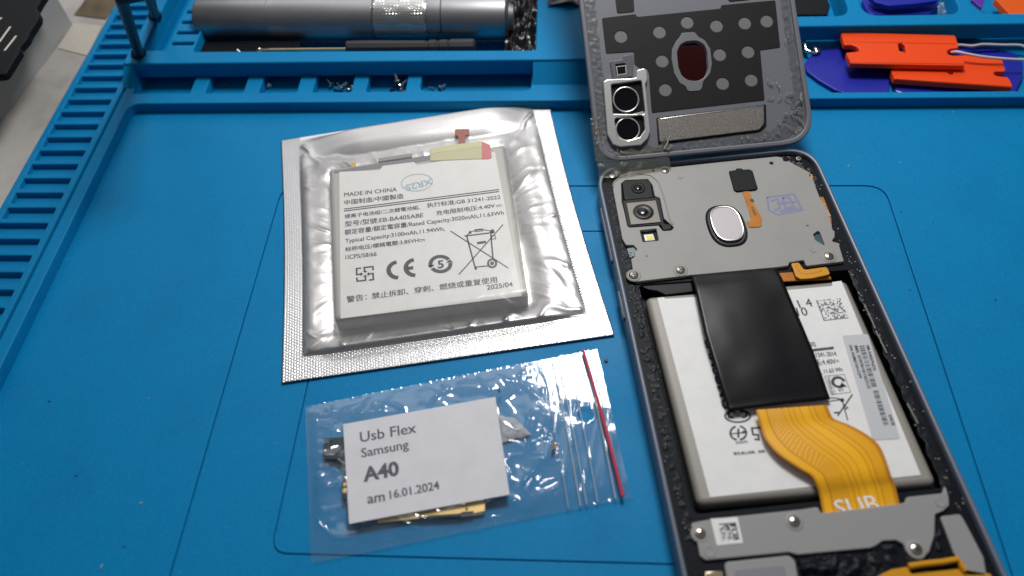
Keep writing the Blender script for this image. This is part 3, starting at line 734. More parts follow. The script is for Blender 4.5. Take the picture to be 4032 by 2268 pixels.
gs = obj('gold_strip', PL(rnd(GG(tZ, [(540, 1040), (900, 1000), (1225, 960), (1222, 1068), (1080, 1092), (800, 1112), (540, 1142)], 1.5), .3), 1.1, 1.55, bev=.08), M['gold'], cb)
g = MB(); plate(g, GG(tZ, [(805, 1098), (1060, 1082), (1080, 1072), (1150, 1066), (1150, 1082), (1085, 1090), (1062, 1100), (805, 1112)], 1.7), 1.5, 1.75)
plate(g, GG(tZ, [(1100, 1048), (1112, 1040), (1115, 1056), (1102, 1062)], 1.7), 1.5, 1.75)
obj('black_stiffener', g, M['pcb'], gs)
g = MB()
for k in range(13): ribbon(g, [G(tZ(1075 + 11 * k, 1094 - 1.3 * k), 1.6), G(tZ(1077 + 11 * k, 1104 - 1.3 * k), 1.6)], .18, 1.85)
for k in range(16): ribbon(g, [G(tZ(560 + 11 * k, 1130 - 1.4 * k), 1.6), G(tZ(561 + 11 * k, 1136 - 1.4 * k), 1.6)], .12, 1.6)
obj('connector_pins', g, M['steel'], gs, smooth=0)
# foam scrap, flakes
sc = GG(tZ, [(1300, 450), (1385, 432), (1410, 470), (1455, 500), (1480, 560), (1520, 575), (1470, 605), (1410, 625), (1330, 622)], 1.4)
g = sheet(24, 24, lambda s, t: (*((Vector(sc[0]) * (1 - s) + Vector(sc[2]) * s) * (1 - t) + (Vector(sc[8]) * (1 - s) + Vector(sc[5]) * s) * t + Vector((.5 * nz(s * 5, t * 5), .5 * nz(s * 5, t * 5, 5)))), 0.7 + .7 * (1 - (2 * s - 1) ** 4) * (1 - (2 * t - 1) ** 4) * (0.8 + 0.4 * nz(s * 7, t * 7))))
obj('foam_scrap', g, M['foam'], label='torn pale grey scrap of foam inside the zip bag right of the card', cat='foam scrap')
def crumb(name, tile, pts, z, h, m, label, cat, group=None):
    return obj(name, PL(rnd(GG(tile, pts, z), .12, 2), z, z + h, bev=h * .3), m, label=label, cat=cat, group=group)
crumb('brown_flake', tZ, [(1645, 650), (1660, 638), (1678, 642), (1672, 668), (1655, 685), (1640, 680), (1652, 665)], 1.6, .4, M['flake'], 'curled brown flake lying in the bag left of the zip', 'flake')
crumb('black_flake', tZ, [(1308, 288), (1316, 286), (1321, 300), (1317, 318), (1308, 314), (1304, 300)], 3.0, .4, M['speck'], 'black sliver on the bag film above the card corner', 'flake')
crumb('dark_crumb', tZ, [(1980, 108), (1990, 102), (2002, 106), (2000, 120), (1990, 126), (1982, 120)], 0.05, .5, M['speck'], 'dark crumb on the mat right of the red zip strip', 'crumb')

# card with its lettering
ct = thing('label_card', 'white printed paper card with four lines of grey lettering on the zip bag', 'card', (*cc, 2.5))
def cw(s, t): return CARD[0] * (1 - s) * (1 - t) + CARD[1] * s * (1 - t) + CARD[2] * s * t + CARD[3] * (1 - s) * t
g = sheet(20, 14, lambda s, t: (*cw(s, t), 2.6))
o = obj('card_sheet', PL([tuple(p) for p in CARD], 2.48, 2.70, bev=.05), M['paper'], ct)
g = MB(); z = 2.73
bt('Usb Flex', (432, 630), (788, 568), tile=tZ, hscale=1.0, bold=.006)
bt('Samsung', (440, 727), (740, 668), tile=tZ, hscale=1.0, bold=.008)
bt('A40', (452, 880), (680, 835), tile=tZ, hscale=1.0, bold=.035)
bt('am', (478, 1020), (588, 1002), tile=tZ, hscale=1.0, bold=.012)
bt('16.01.2024', (620, 990), (935, 926), tile=tZ, hscale=1.05, bold=.012)
obj('printed_text', g, M['inkgrey'], o, smooth=0)

# ================================================================== OPENED PHONE
PU = Vector((0.9914, 0.1305)); PV = Vector((-0.1305, 0.9914)); PA = Vector((19.7, 110.0)) + PV * 62.7     # top left corner
PW, PH = 69.2, 144.4
def ph(u, v): return tuple(PA + PU * u - PV * v)        # u across, v down from the top edge
def phr(u0, v0, u1, v1): return [ph(u0, v0), ph(u1, v0), ph(u1, v1), ph(u0, v1)]
pc = ph(PW / 2, PH / 2)
phone = thing('opened_phone', 'opened smartphone lying face down with bare grey brackets, battery and yellow flex cable', 'phone', (pc[0], pc[1], 0.1), Matrix.Rotation(math.atan2(PU.y, PU.x), 3, 'Z'))
fo = rnd(phr(0, 0, PW, PH), 9.5, 10); fi = rnd(phr(1.25, 1.25, PW - 1.25, PH - 1.25), 8.5, 10)
obj('frame', PL(fo, 0.1, 7.3, holes=[fi], bev=0.55, res=3), M['frame'], phone)
g = PL(rnd(phr(.9, .9, PW - .9, PH - .9), 8, 8), 0.6, 1.9)
obj('recess_floor', g, M['midframe'], phone)
bwell = GG(tW, [(215, 190), (1880, 70)], 3.0) + GG(tY, [(2060, 560), (380, 740)], 3.0)
bwell = [bwell[0], bwell[1], bwell[2], bwell[3]]
obj('midframe', PL(rnd(phr(1.0, 1.0, PW - 1.0, PH - 1.0), 8, 8), 1.95, 5.7, holes=[rnd(bwell, 2)], bev=.3), M['midframe'], phone)
# side buttons
for v0, v1 in (((262, 300), (365, 808)), ((428, 1090), (482, 1350))):
    a, b = Vector(G(tE(*v0), 4.5)), Vector(G(tE(*v1), 4.5))
    va, vb = -(a - PA).dot(PV), -(b - PA).dot(PV)
    g = MB(); plate(g, [(0, va), (1.0, va), (1.0, vb), (0, vb)], -0.9, 0.9, bev=.35)
    g.v = [(*ph(-0.55 + x, y), 4.4 + zz) for x, y, zz in g.v]
    obj('side_button', g, M['frame'], phone)
# upper bracket
zp = 6.75
pl_out = [(395, 278), (520, 262), (690, 248), (850, 232), (1200, 195), (1690, 146), (1745, 158), (1748, 188), (1800, 190), (1985, 290), (1975, 315), (2010, 350), (2070, 510), (2110, 560), (2160, 690),
          (2180, 790), (2200, 800), (2200, 855), (2172, 890), (2245, 910), (2240, 930), (2282, 1068), (1950, 1108), (1930, 1055), (1800, 1078), (1795, 1105), (1690, 1120), (930, 1190), (460, 1246), (440, 1225),
          (412, 1045), (445, 1028), (440, 985), (468, 965), (435, 925), (368, 925), (335, 870), (292, 640), (252, 430), (262, 370), (320, 310)]
PX = lambda pts, z, r=.4, n=3: rnd(GG(tU, pts, z), r, n)
cam_hole = PX([(325, 385), (360, 355), (560, 345), (600, 400), (620, 495), (665, 512), (700, 690), (790, 770), (765, 795), (690, 800), (650, 745), (400, 768), (370, 690), (330, 540)], zp, .6)
flash_hole = PX([(490, 795), (635, 780), (655, 885), (515, 898)], zp, .3)
tri_hole = PX([(2012, 830), (2050, 800), (2070, 810), (2118, 932), (2030, 880)], zp, .3)
def stadium(c, rx, ry, z, n=26, k=3.0):
    o = []
    for i in range(n * 2):
        a = math.pi * i / n; ca, sa = math.cos(a), math.sin(a)
        o.append((c[0] + rx * math.copysign(abs(ca) ** (2 / k), ca), c[1] + ry * math.copysign(abs(sa) ** (2 / k), sa)))
    return o
def onphone(c_img, z):
    p = Vector(G(tU(*c_img), z)); q = p - PA; return q.dot(PU), -q.dot(PV)
cs = onphone((1250, 755), zp)
def loc2(pts): return [ph(u, v) for u, v in pts]
fp_hole = loc2(stadium(cs, 5.6, 8.0, zp, k=2.6))
small = [circ(G(tU(1645, 205), zp), .62, 14), circ(G(tU(608, 270), zp), .5, 14), circ(G(tU(2108, 705), zp), .01, 3)]
ub = obj('upper_bracket', PL(PX(pl_out, zp, .5), 5.75, zp, holes=[cam_hole, flash_hole, tri_hole, fp_hole] + small[:2], bev=.18), M['plate'], phone)
# stepped rim round the cameras and raised welds on the bracket
g = MB()
rim = rnd(GG(tU, [(252, 430), (262, 372), (330, 318), (470, 298), (585, 312), (655, 372), (700, 500), (748, 690), (790, 765)], zp), 2.0, 4)
rim = rim[3:-3]
for wv, zz in ((.55, .10),):
    k = len(g.v)
    P2 = [Vector(p) for p in rim]
    tube(g, [(p.x, p.y, zp - .02) for p in P2], .26, 8)
obj('pressed_rim', g, M['plate'], ub)
for c, r in (((845, 326), .9), ((2010, 970), .9)):
    g = lathe(MB(), G(tU(*c), zp), [(r, zp - .02), (r * .9, zp + .12), (r * .45, zp + .16), (r * .3, zp + .10), (0.02, zp + .10)], 20)
    obj('dimple', g, M['plate'], ub)
for c, a in (((550, 1022), .3), ((1960, 754), .3)):
    g = poly(MB(), circ(G(tU(*c), zp), .45, 14, .25), zp + .012)
    obj('pen_mark', g, M['pen'], ub, smooth=0)
# blue factory stamp
g = MB(); zz = zp + .012
for kk, pts in enumerate(([(1605, 505), (1840, 478), (1915, 615), (1700, 660), (1625, 620), (1605, 505)], [(1640, 540), (1700, 520), (1720, 600), (1670, 620)], [(1740, 510), (1800, 505), (1840, 590), (1770, 600), (1740, 510)], [(1690, 560), (1860, 545)], [(1720, 630), (1880, 600)])):
    ribbon(g, GG(tU, pts, zz), .75, zz + .006 * kk)
obj('faded_stamp', g, M['violetink'], ub, smooth=0)
# black pad and orange sensor flex
g = MB()
kpad = obj('connector_cover', PL(PX([(1270, 275), (1330, 265), (1335, 252), (1385, 250), (1392, 262), (1450, 258), (1480, 275), (1525, 425), (1505, 440), (1340, 455), (1315, 440)], zp + .4, .4), zp - .02, zp + .5, bev=.25), M['blackplastic'], phone)
sf = obj('sensor_flex', PL(PX([(1388, 455), (1452, 450), (1490, 560), (1562, 690), (1560, 750), (1540, 765), (1450, 770), (1420, 715), (1470, 708), (1440, 600), (1405, 500)], zp + .2, .5), zp - .02, zp + .2, bev=.06), M['flexorange'], phone)
g = MB(); poly(g, circ(G(tU(1473, 533), zp + .2), .62, 16), zp + .22)
text(g, '015020', G(tU(1462, 590), zp + .2), G(tU(1490, 662), zp + .2), zp + .22)
obj('flex_print', g, M['ink'], sf, smooth=0)
# fingerprint sensor
fs = obj('fingerprint_sensor', PL(loc2(stadium(cs, 5.35, 7.75, zp, k=2.6)), 5.72, zp + .25, bev=.5, holes=[loc2(stadium(cs, 4.2, 6.5, zp, k=2.6))]), M['sensorring'], phone)
cs2 = onphone((1252, 738), zp + .2)
obj('sensor_pad', PL(loc2(stadium(cs2, 4.1, 6.3, zp, k=2.6)), 5.74, zp + .5, bev=.25), M['sensorpad'], fs)
pr_ = loc2(stadium(cs2, 4.25, 6.45, zp, k=2.6)); obj('silver_rim', tube(MB(), [(p[0], p[1], zp + .42) for p in pr_ + pr_[:1]], .22, 8, cap=False), M['polished'], fs)
# cameras
cf = obj('upper_camera', PL(PX([(328, 375), (355, 360), (545, 347), (585, 370), (612, 510), (350, 535)], zp, .7), 5.72, zp + .1, bev=.3), M['blackplastic'], phone)
c1 = G(tU(475, 425), zp + .2)
lr = obj('lens_ring', lathe(MB(), c1, [(2.1, zp + .08), (2.1, zp + .3), (1.9, zp + .42), (1.2, zp + .35), (1.0, zp + .2), (.02, zp + .2)], 30), M['blackplastic'], cf)
obj('lens', lathe(MB(), c1, [(.95, zp + .21), (.6, zp + .34), (.02, zp + .4)], 24), M['lens'], cf)
mf = obj('main_camera', PL(PX([(332, 535), (640, 505), (668, 530), (705, 745), (735, 740), (762, 750), (772, 790), (690, 798), (672, 750), (400, 770), (378, 755)], zp + .1, .5), 5.72, zp + .25, bev=.25), M['blackplastic'], phone)
obj('metal_can', PL(PX([(368, 560), (630, 535), (675, 728), (408, 752)], zp + .3, .2), zp + .2, zp + .55, bev=.15), M['nickel'], mf)
c2 = G(tU(520, 633), zp + .7)
obj('lens_ring', lathe(MB(), c2, [(3.15, zp + .5), (3.1, zp + .62), (2.75, zp + .64), (2.7, zp + .95), (2.3, zp + 1.05), (1.5, zp + .85), (.02, zp + .8)], 40), M['lensring'], mf)
obj('lens', lathe(MB(), c2, [(1.35, zp + .86), (.9, zp + .98), (.02, zp + 1.05)], 24), M['lens'], mf)
obj('lens_coating', PL([(c2[0] + x, c2[1] + y) for x, y in ((-.45, -.42), (.45, -.42), (.3, -.15), (-.3, -.15))], zp + .9, zp + 1.06), M['lenspurple'], mf)
g = MB()
for a in ((405, 740), (650, 715), (385, 575), (620, 550)):
    pass
fl_ = obj('flash_led', PL(PX([(522, 836), (605, 828), (622, 882), (535, 890)], 6.1, .15), 5.72, 6.2, bev=.1), M['ledwhite'], phone)
obj('phosphor', PL(PX([(546, 845), (598, 840), (610, 872), (556, 878)], 6.2, .1), 6.15, 6.28, bev=.03), M['ledyellow'], fl_)
# boards glimpsed through cut-outs
g = PL(PX([(375, 955), (470, 945), (470, 1030), (400, 1035)], 6.0), 5.72, 6.1)
obj('logic_board', PL(PX([(2005, 790), (2120, 790), (2125, 940), (2020, 940)], 6.0), 5.72, 5.95), M['teal'], phone)
obj('logic_board', g, M['teal'], phone)
g = MB()
for x, y in ((405, 1005), (410, 985), (428, 1020)): plate(g, PX([(x - 8, y - 6), (x + 8, y - 6), (x + 8, y + 6), (x - 8, y + 6)], 6.2), 6.05, 6.35)
obj('solder_joints', g, M['nickel'], phone)
# right side flexes
obj('side_flex', PL(PX([(1975, 300), (2000, 300), (2015, 350), (1995, 350)], 6.3), 5.7, 6.3), M['flexyellow2'], phone)
sd = obj('side_flex', PL(PX([(2060, 508), (2100, 500), (2165, 670), (2140, 690), (2095, 590)], 6.4), 5.7, 6.45, bev=.1), M['flexorange'], phone)
g = MB(); text(g, '27HB93 SJJ', G(tU(2165, 668), 6.5), G(tU(2105, 560), 6.5), 6.47); obj('flex_print', g, M['whitemark'], sd, smooth=0)
rf_ = obj('antenna_flex', PL(PX([(2080, 692), (2150, 672), (2170, 680), (2175, 785), (2125, 782), (2100, 770)], 6.5), 5.7, 6.55, bev=.1), M['redflex'], phone)
g = MB(); text(g, 'A-2', G(tU(2140, 735), 6.6), G(tU(2148, 785), 6.6), 6.57); obj('flex_print', g, M['whitemark'], rf_, smooth=0)
# screws
def screw(tile, c, z, r=1.25, boss=True, m=None):
    p = G(tile(*c), z)
    s_ = obj('screw', lathe(MB(), p, [(r, z - .1), (r, z + .25), (r * .8, z + .45), (.02, z + .5)], 24), m or M['screwsteel'], phone)
    a = random.random() * 3; g = MB()
    for q in (0, math.pi / 2):
        d = Vector((math.cos(a + q), math.sin(a + q))) * r * .62; nn = Vector((-d.y, d.x)) * .26
        p_ = Vector(p); plate(g, [tuple(p_ - d - nn), tuple(p_ + d - nn), tuple(p_ + d + nn), tuple(p_ - d + nn)], z + .30, z + .52 - .002 * (q > 0))
    obj('cross_recess', g, M['darkslot'], s_, smooth=0)
    return p
for c, tile, z in (((845, 1147), tU, zp), ((436, 1192), tU, zp), ((2150, 1026), tU, zp), ((710, 276), tU, zp - .2), ((1055, 765), tY, 6.5), ((1862, 948), tY, 6.5), ((432, 843), tY, 6.4)):
    p = screw(tile, c, z)
    host = ub
    g = lathe(MB(), p, [(1.35, z - .3), (1.42, z + .12), (1.62, z + .16), (2.0, z + .10), (2.15, z - .05)], 30); g.f.pop()
    obj('screw_boss', g, M['plate'], phone)
for c in ((245, 325), (1880, 172)): screw(tU, c, 5.9, 0.95)

# battery in the phone
zb = 5.6
CB = GG(tW, [(280, 232), (1850, 100)], zb) + GG(tY, [(2010, 515), (418, 655)], zb)
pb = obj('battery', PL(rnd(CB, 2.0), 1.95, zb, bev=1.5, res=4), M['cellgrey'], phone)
LBL = GG(tW, [(372, 246), (428, 240), (432, 252), (640, 240), (1300, 195), (1392, 184), (1738, 152), (1736, 122), (1808, 112)], zb) + GG(tY, [(1893, 455), (497, 603)], zb)
bl = obj('battery_label', PL(LBL, zb - .03, zb + .10), M['label'], pb)
z = zb + .14
g = MB()
bt('1 4', (1484, 323), (1588, 308), tile=tW, hscale=1.05)
bt('10', (1472, 385), (1550, 380), tile=tW, hscale=1.1)
bt('司', (398, 552), (440, 545), tile=tV); 
for o_ in (0, 12): st(tV, [(405, 573 + o_), (586, 552 + o_)], .36)
bt('31241-2014', (422, 636), (610, 622), tile=tV, hscale=1.5)
bt('压:4.40V=', (440, 700), (632, 684), tile=tV, hscale=1.35)
bt(', 11.63 Wh', (488, 770), (660, 748), tile=tV, hscale=1.35)
st(tV, [(512, 790), (670, 774), (724, 920), (568, 940)], .14, True); st(tV, [(545, 786), (600, 934)], .12)
st(tV, arc((625, 838), 48, 38, 20, 330, rot=.3), .75); fillp(tV, [(635, 870), (700, 878), (650, 838)])
bt('KT', (632, 916), (672, 910), tile=tV)
bt('COMPILING SGS', (530, 800), (572, 938), tile=tV)
st(tV, [(560, 965), (620, 970), (655, 985), (700, 1150)], .3); st(tV, [(530, 996), (650, 980)], .3); st(tV, [(618, 1112), (738, 938)], .36)
fillp(tV, circ((655, 984), 17, 12)); st(tV, [(665, 1020), (700, 1048), (680, 1058)], .3); fillp(tV, [(585, 1082), (630, 1078), (632, 1092), (590, 1094)])
bt('SAMSUNG', (738, 570), (888, 1110), tile=tW, bold=.02)
for q, (a, b) in enumerate((((772, 640), (880, 1095)),)):
    bt('锂离子电池组二次鋰電池組电压容量', a, b, tile=tW)
st(tW, arc((1000, 1165), 100, 48, 0, 360), .45); st(tW, arc((955, 1152), 26, 24, 60, 340), .55); st(tW, arc((1045, 1152), 26, 24, -160, 120), .55); bt('G', (985, 1170), (1015, 1168), tile=tW, bold=.01)
st(tW, arc((1005, 1298), 62, 54, 100, 250), .5); st(tW, arc((1005, 1298), 62, 54, -80, 80), .5); st(tW, [(945, 1305), (1065, 1292)], .3); st(tW, [(1005, 1262), (1005, 1335)], .5); fillp(tW, [(1040, 1275), (1072, 1292), (1035, 1305)])
st(tW, [(1180, 1255), (1110, 1260), (1120, 1310), (1160, 1312), (1165, 1350), (1130, 1345)], .5)
bt('X33475', (985, 1385), (1078, 1375), tile=tW)
bt('警告:禁止拆卸、穿刺', (655, 322), (860, 305), tile=tY)
random.seed(3)                                              # ink-jet dot patch
Q_ = [Vector(G(tV(*q), z)) for q in ((440, 172), (640, 152), (708, 318), (505, 340))]
def qd(a, b): return Q_[0] * (1 - a) * (1 - b) + Q_[1] * a * (1 - b) + Q_[2] * a * b + Q_[3] * (1 - a) * b
for i in range(18):
    for j in range(18):
        if i == 0 or j == 17 or random.random() < .46:
            g.add([(*qd((i + u) / 18, (j + v) / 18), z) for u, v in ((.08, .08), (.86, .08), (.86, .86), (.08, .86))], [(0, 1, 2, 3)])
obj('printed_text', g, M['ink'], bl, smooth=0)
sk = obj('serial_sticker', PL(rnd(GG(tV, [(653, 458), (865, 445), (1128, 1300), (905, 1312)], z), .8), zb + .08, zb + .20, bev=.03), M['greylabel'], pb)
g = MB(); z = zb + .22
bt('SM-A405FN/DS', (848, 535), (908, 742), tile=tV, up=1, bold=.01); bt('IMEI: 357070/10/156551/2', (752, 540), (862, 890), tile=tV, bold=.01); bt('S/N: R58M576N1QW', (708, 535), (795, 808), tile=tV, bold=.01)
bt('64GB', (1030, 1105), (1060, 1190), tile=tV, bold=.01)
random.seed(11)
def barcode(a0, a1, b0, b1, n):
    t = 0.0
    A0, A1, B0, B1 = [Vector(G(tV(*q), z)) for q in (a0, a1, b0, b1)]
    while t < 1:
        w = random.choice((1, 1, 2, 3)) / n; e = min(1, t + w)
        g.add([(*A0.lerp(B0, t), z), (*A1.lerp(B1, t), z), (*A1.lerp(B1, e), z), (*A0.lerp(B0, e), z)], [(0, 1, 2, 3)])
        t = e + random.choice((1, 1, 2, 2, 3)) / n
barcode((792, 545), (835, 538), (898, 885), (940, 880), 120); barcode((905, 910), (948, 905), (992, 1190), (1035, 1185), 90)
obj('barcode_print', g, M['ink'], sk, smooth=0)

# strips at the head of the battery
obj('dark_strip', PL(rnd(GG(tW, [(235, 150), (640, 105), (655, 195), (440, 222), (370, 190), (300, 180)], 5.2), .4), 4.6, 5.3, bev=.2), M['blackplastic'], phone)
obj('brown_flex', PL(GG(tW, [(1310, 55), (1460, 45), (1720, 80), (1730, 100), (1340, 120)], 5.4), 5.3, 5.72, bev=.1), M['flexorange'], phone, label='brownish flex strip crossing the head of the battery')
jf = obj('jumper_flex', PL(rnd(GG(tU, [(1812, 1085), (1885, 1078), (1925, 1135), (1945, 1140), (2130, 1115), (2160, 1180), (2000, 1215), (1900, 1222), (1860, 1200), (1835, 1130)], 6.9), .7, 4), 6.55, 6.9, bev=.1), M['flexyellow2'], phone)
g = MB(); zz = 6.93; ribbon(g, rnd(GG(tU, [(1848, 1090), (1895, 1170), (1950, 1180), (2130, 1148)], zz), 1.2, 4)[1:-1], .18, zz); obj('track_line', g, M['flexorange'], jf, smooth=0)
# black shield sheet, bowed over the battery
SL = GG(tW, [(638, 60), (660, 160), (738, 540), (850, 900), (925, 1128)], 7.4); SR = GG(tW, [(1302, 8), (1345, 95), (1470, 390), (1600, 690), (1728, 1030)], 7.4)
def along(P, t):
    n = len(P) - 1; i = min(n - 1, int(t * n)); u = t * n - i; return Vector(P[i]) * (1 - u) + Vector(P[i + 1]) * u
def sheet_pt(s, t):
    p = along(SL, t).lerp(along(SR, t), s)
    if t > .999: pass
    zz = 6.95 + 0.75 * math.sin(math.pi * min(1, t * 1.05)) ** .7 + .9 * sst(0, .6, 1 - s) * sst(.1, .5, t) * 0.6 + .12 * nz(p.x / 7, p.y / 9)
    return (p.x, p.y, zz)
obj('shield_sheet', sheet(24, 40, sheet_pt), M['graphite'], phone, smooth=180).modifiers.new('t', 'SOLIDIFY').thickness = 0.1 * S
# yellow flex cable
CL = [(800, 25), (815, 85), (832, 140), (868, 230), (950, 322), (1080, 410), (1165, 462), (1200, 525), (1222, 600), (1245, 720)]
CR = [(1270, -8), (1290, 40), (1320, 85), (1420, 125), (1530, 185), (1608, 250), (1655, 340), (1692, 450), (1722, 525), (1755, 660)]
def crv(P, t):
    n = len(P) - 1; i = min(n - 1, int(t * n)); u = t * n - i
    p0, p1, p2, p3 = [Vector(P[min(max(k, 0), n)]) for k in (i - 1, i, i + 1, i + 2)]
    return .5 * ((2 * p1) + (p2 - p0) * u + (2 * p0 - 5 * p1 + 4 * p2 - p3) * u * u + (3 * p1 - p0 - 3 * p2 + p3) * u ** 3)
def cable_pt(s, t):
    q = crv(CL, t).lerp(crv(CR, t), s)
    zz = 7.9 - .35 * sst(0, .3, t) + 0.3 * math.sin(math.pi * sst(.2, .9, t)) - 1.55 * sst(.70, .98, t)
    p = G(tY(q.x, q.y), zz); return (p[0], p[1], zz)
cbl = obj('flex_cable', sheet(60, 90, cable_pt, lambda s, t: (s, t)), M['cable'], phone, smooth=180)
cbl.modifiers.new('t', 'SOLIDIFY').thickness = 0.12 * S
g = MB(); zz = 7.98
ribbon(g, GG(tY, [(806, 40), (1268, 6)], zz), 0.55, zz); obj('white_edge_strip', g, M['whitemark'], cbl, smooth=0)
g = MB(); text(g, 'SUB', G(tY(1352, 738), 6.28), G(tY(1632, 698), 6.28), 6.3, bold=.0)
o_ = obj('cable_print', g, M['label'], cbl, smooth=0)

# lower bracket
zl = 6.5
lo = [(372, 772), (448, 756), (510, 746), (690, 725), (1100, 682), (1212, 665), (1230, 700), (1245, 706), (1748, 645), (1790, 635), (1800, 600), (2038, 574), (2052, 520), (2068, 560), (2078, 600), (2082, 655), (2045, 690), (1988, 715),
      (1985, 850), (1950, 962), (1905, 1008), (1850, 1002), (1798, 960), (1780, 912), (1730, 885), (1640, 890), (1600, 920), (1560, 937), (1080, 982), (1020, 965), (470, 1018), (430, 990), (410, 880), (384, 850)]
lb = obj('lower_bracket', PL(rnd(GG(tY, lo, zl), .6, 3), 5.75, zl, bev=.2), M['platelow'], phone)
for c, r in (((495, 960), 1.5), ((2022, 635), 1.3)):
    g = lathe(MB(), G(tY(*c), zl), [(r, zl - .02), (r * .92, zl + .12), (r * .6, zl + .12), (r * .5, zl + .06), (0.02, zl + .06)], 22)
    obj('dimple', g, M['platelow'], lb)
obj('white_sticker', PL(GG(tY, [(500, 745), (678, 733), (716, 905), (542, 922)], zl), zl - .02, zl + .10, bev=.02), M['label'], lb)
g = MB(); random.seed(6); Q_ = [Vector(G(tY(*q), zl + .1)) for q in ((556, 778), (668, 768), (692, 882), (578, 892))]
for i in range(12):
    for j in range(12):
        if j == 0 or i == 11 or random.random() < .5:
            g.add([(*qd((i + u) / 12, (j + v) / 12), zl + .115) for u, v in ((0, 0), (1, 0), (1, 1), (0, 1))], [(0, 1, 2, 3)])
obj('sticker_print', g, M['ink'], lb, smooth=0)
obj('side_bracket', PL(rnd(GG(tY, [(2020, 728), (2155, 712), (2190, 770), (2310, 1000), (2330, 1123), (2200, 1123), (2110, 965), (2060, 830)], 6.2), .8), 5.72, 6.2, bev=.2), M['platelow'], phone)
spk = obj('speaker_box', PL(rnd(GG(tY, [(590, 1030), (1020, 985), (1062, 1020), (1090, 1180), (620, 1200)], 6.3), 1.2), 5.72, 6.3, bev=.3), M['platelow'], phone)
obj('speaker_panel', PL(rnd(GG(tY, [(660, 1082), (990, 1050), (1010, 1190), (680, 1200)], 6.4), .6), 6.2, 6.45, bev=.1), M['speaker'], spk)
obj('gold_contact', PL(GG(tY, [(465, 1098), (580, 1088), (590, 1150), (465, 1160)], 6.2), 5.72, 6.3, bev=.15), M['goldshaft'], phone)
obj('charging_flex', PL(rnd(GG(tY, [(1590, 1130), (1700, 1080), (1805, 1062), (1830, 1110), (2160, 1075), (2360, 1110), (2370, 1180), (1600, 1190)], 6.2), .5), 5.75, 6.2, bev=.1), M['flexyellow2'], phone)
g = MB(); tube(g, [(*G(tY(x, y), 6.6), 6.5) for x, y in ((1810, 1060), (1900, 1045), (2040, 1030), (2140, 1012), (2160, 1050), (2190, 1090))], .7, 8)
obj('flex_fold', g, M['flexyellow2'], phone)

# adhesive left in the gutters
g = MB()
goop(g, [ph(4.0, 10), ph(3.6, 20), ph(3.9, 45), ph(3.6, 80), ph(3.8, 118)], 3.4, 5.55, .45, 1, 1.3)
goop(g, [ph(PW - 3.4, 14), ph(PW - 3.6, 40), ph(PW - 3.5, 80), ph(PW - 3.6, 118)], 2.4, 5.55, .2, 5, 2.0)
goop(g, [ph(8, 3.6), ph(30, 3.3), ph(56, 3.4)], 2.4, 5.55, .5, 9, 1.4)
goop(g, [ph(57, 3.6), ph(62, 5), ph(65, 9), ph(65.8, 15)], 4.2, 5.55, .55, 12, 1.2)
obj('dark_adhesive', g, M['glue'], phone, smooth=180)
g = goop(MB(), GG(tY, [(1060, 1050), (1350, 1020), (1640, 960), (1760, 975), (1940, 1030)], 5.8), 8.0, 5.2, 1.3, 21, 2.6)
goop(g, GG(tY, [(2025, 760), (2030, 850), (2040, 960)], 5.8), 4.0, 5.2, 1.2, 25, 2.0)
goop(g, GG(tY, [(1100, 1110), (1400, 1080), (1640, 1060)], 5.8), 7.0, 5.5, 2.0, 28, 2.6)
obj('rubbery_adhesive', g, M['glue'], phone, smooth=180)
g = MB(); random.seed(5)
rail = [((1310, 1045), (1300, 1030)), ]
def crumbs(g, pts, z, rr=(.10, .28)):
    for p in pts:
        r = random.uniform(*rr); c = p; n = 7
        prof = [(r, z), (r * .8, z + r * .7), (.02, z + r)]
        k = len(g.v); lathe(g, c, prof, n)
        for i in range(k, len(g.v)):
            v = g.v[i]; j = .35 * r * nz(v[0] * 5, v[1] * 5, v[2] * 9); g.v[i] = (v[0] + j, v[1] - j, v[2] + abs(j))
pts = [ph(PW - 3.4 + random.gauss(0, .8), random.uniform(12, 118)) for _ in range(70)]
crumbs(g, pts, 5.72)
pts = [ph(3.9 + random.gauss(0, .9), random.uniform(9, 118)) for _ in range(60)]
crumbs(g, pts, 6.2, (.08, .2))
def strand(g, pts, r=.12): tube(g, pts, r, 6)
for (a, b) in (((1185, 1010), (1272, 1175)), ((838, 205), (925, 400)), ((930, 420), (1018, 600)), ((785, 100), (798, 125))):
    A_, B_ = Vector(G(tV(*a), 6.1)), Vector(G(tV(*b), 6.1))
    strand(g, [(*(A_.lerp(B_, i / 12) + Vector((.2 * nz(i * .9, 3), .2 * nz(i * .8, 8)))), 6.05) for i in range(13)], .17)
for k in range(26):
    a = random.uniform(0, 1); c = Vector(ph(58 + 7.6 * math.sin(a * 1.5) + random.gauss(0, .7), 4.2 + 9.5 * (1 - math.cos(a * 1.5)) + random.gauss(0, .7))); an = random.uniform(0, 6.3)
    pp = []
    for i in range(6):
        an += random.gauss(0, .7); c = c + Vector((math.cos(an), math.sin(an))) * .32; pp.append((c.x, c.y, 6.5 + .2 * math.sin(i)))
    strand(g, pp, random.uniform(.05, .12))
obj('whitish_adhesive', g, M['gluewhite'], phone)

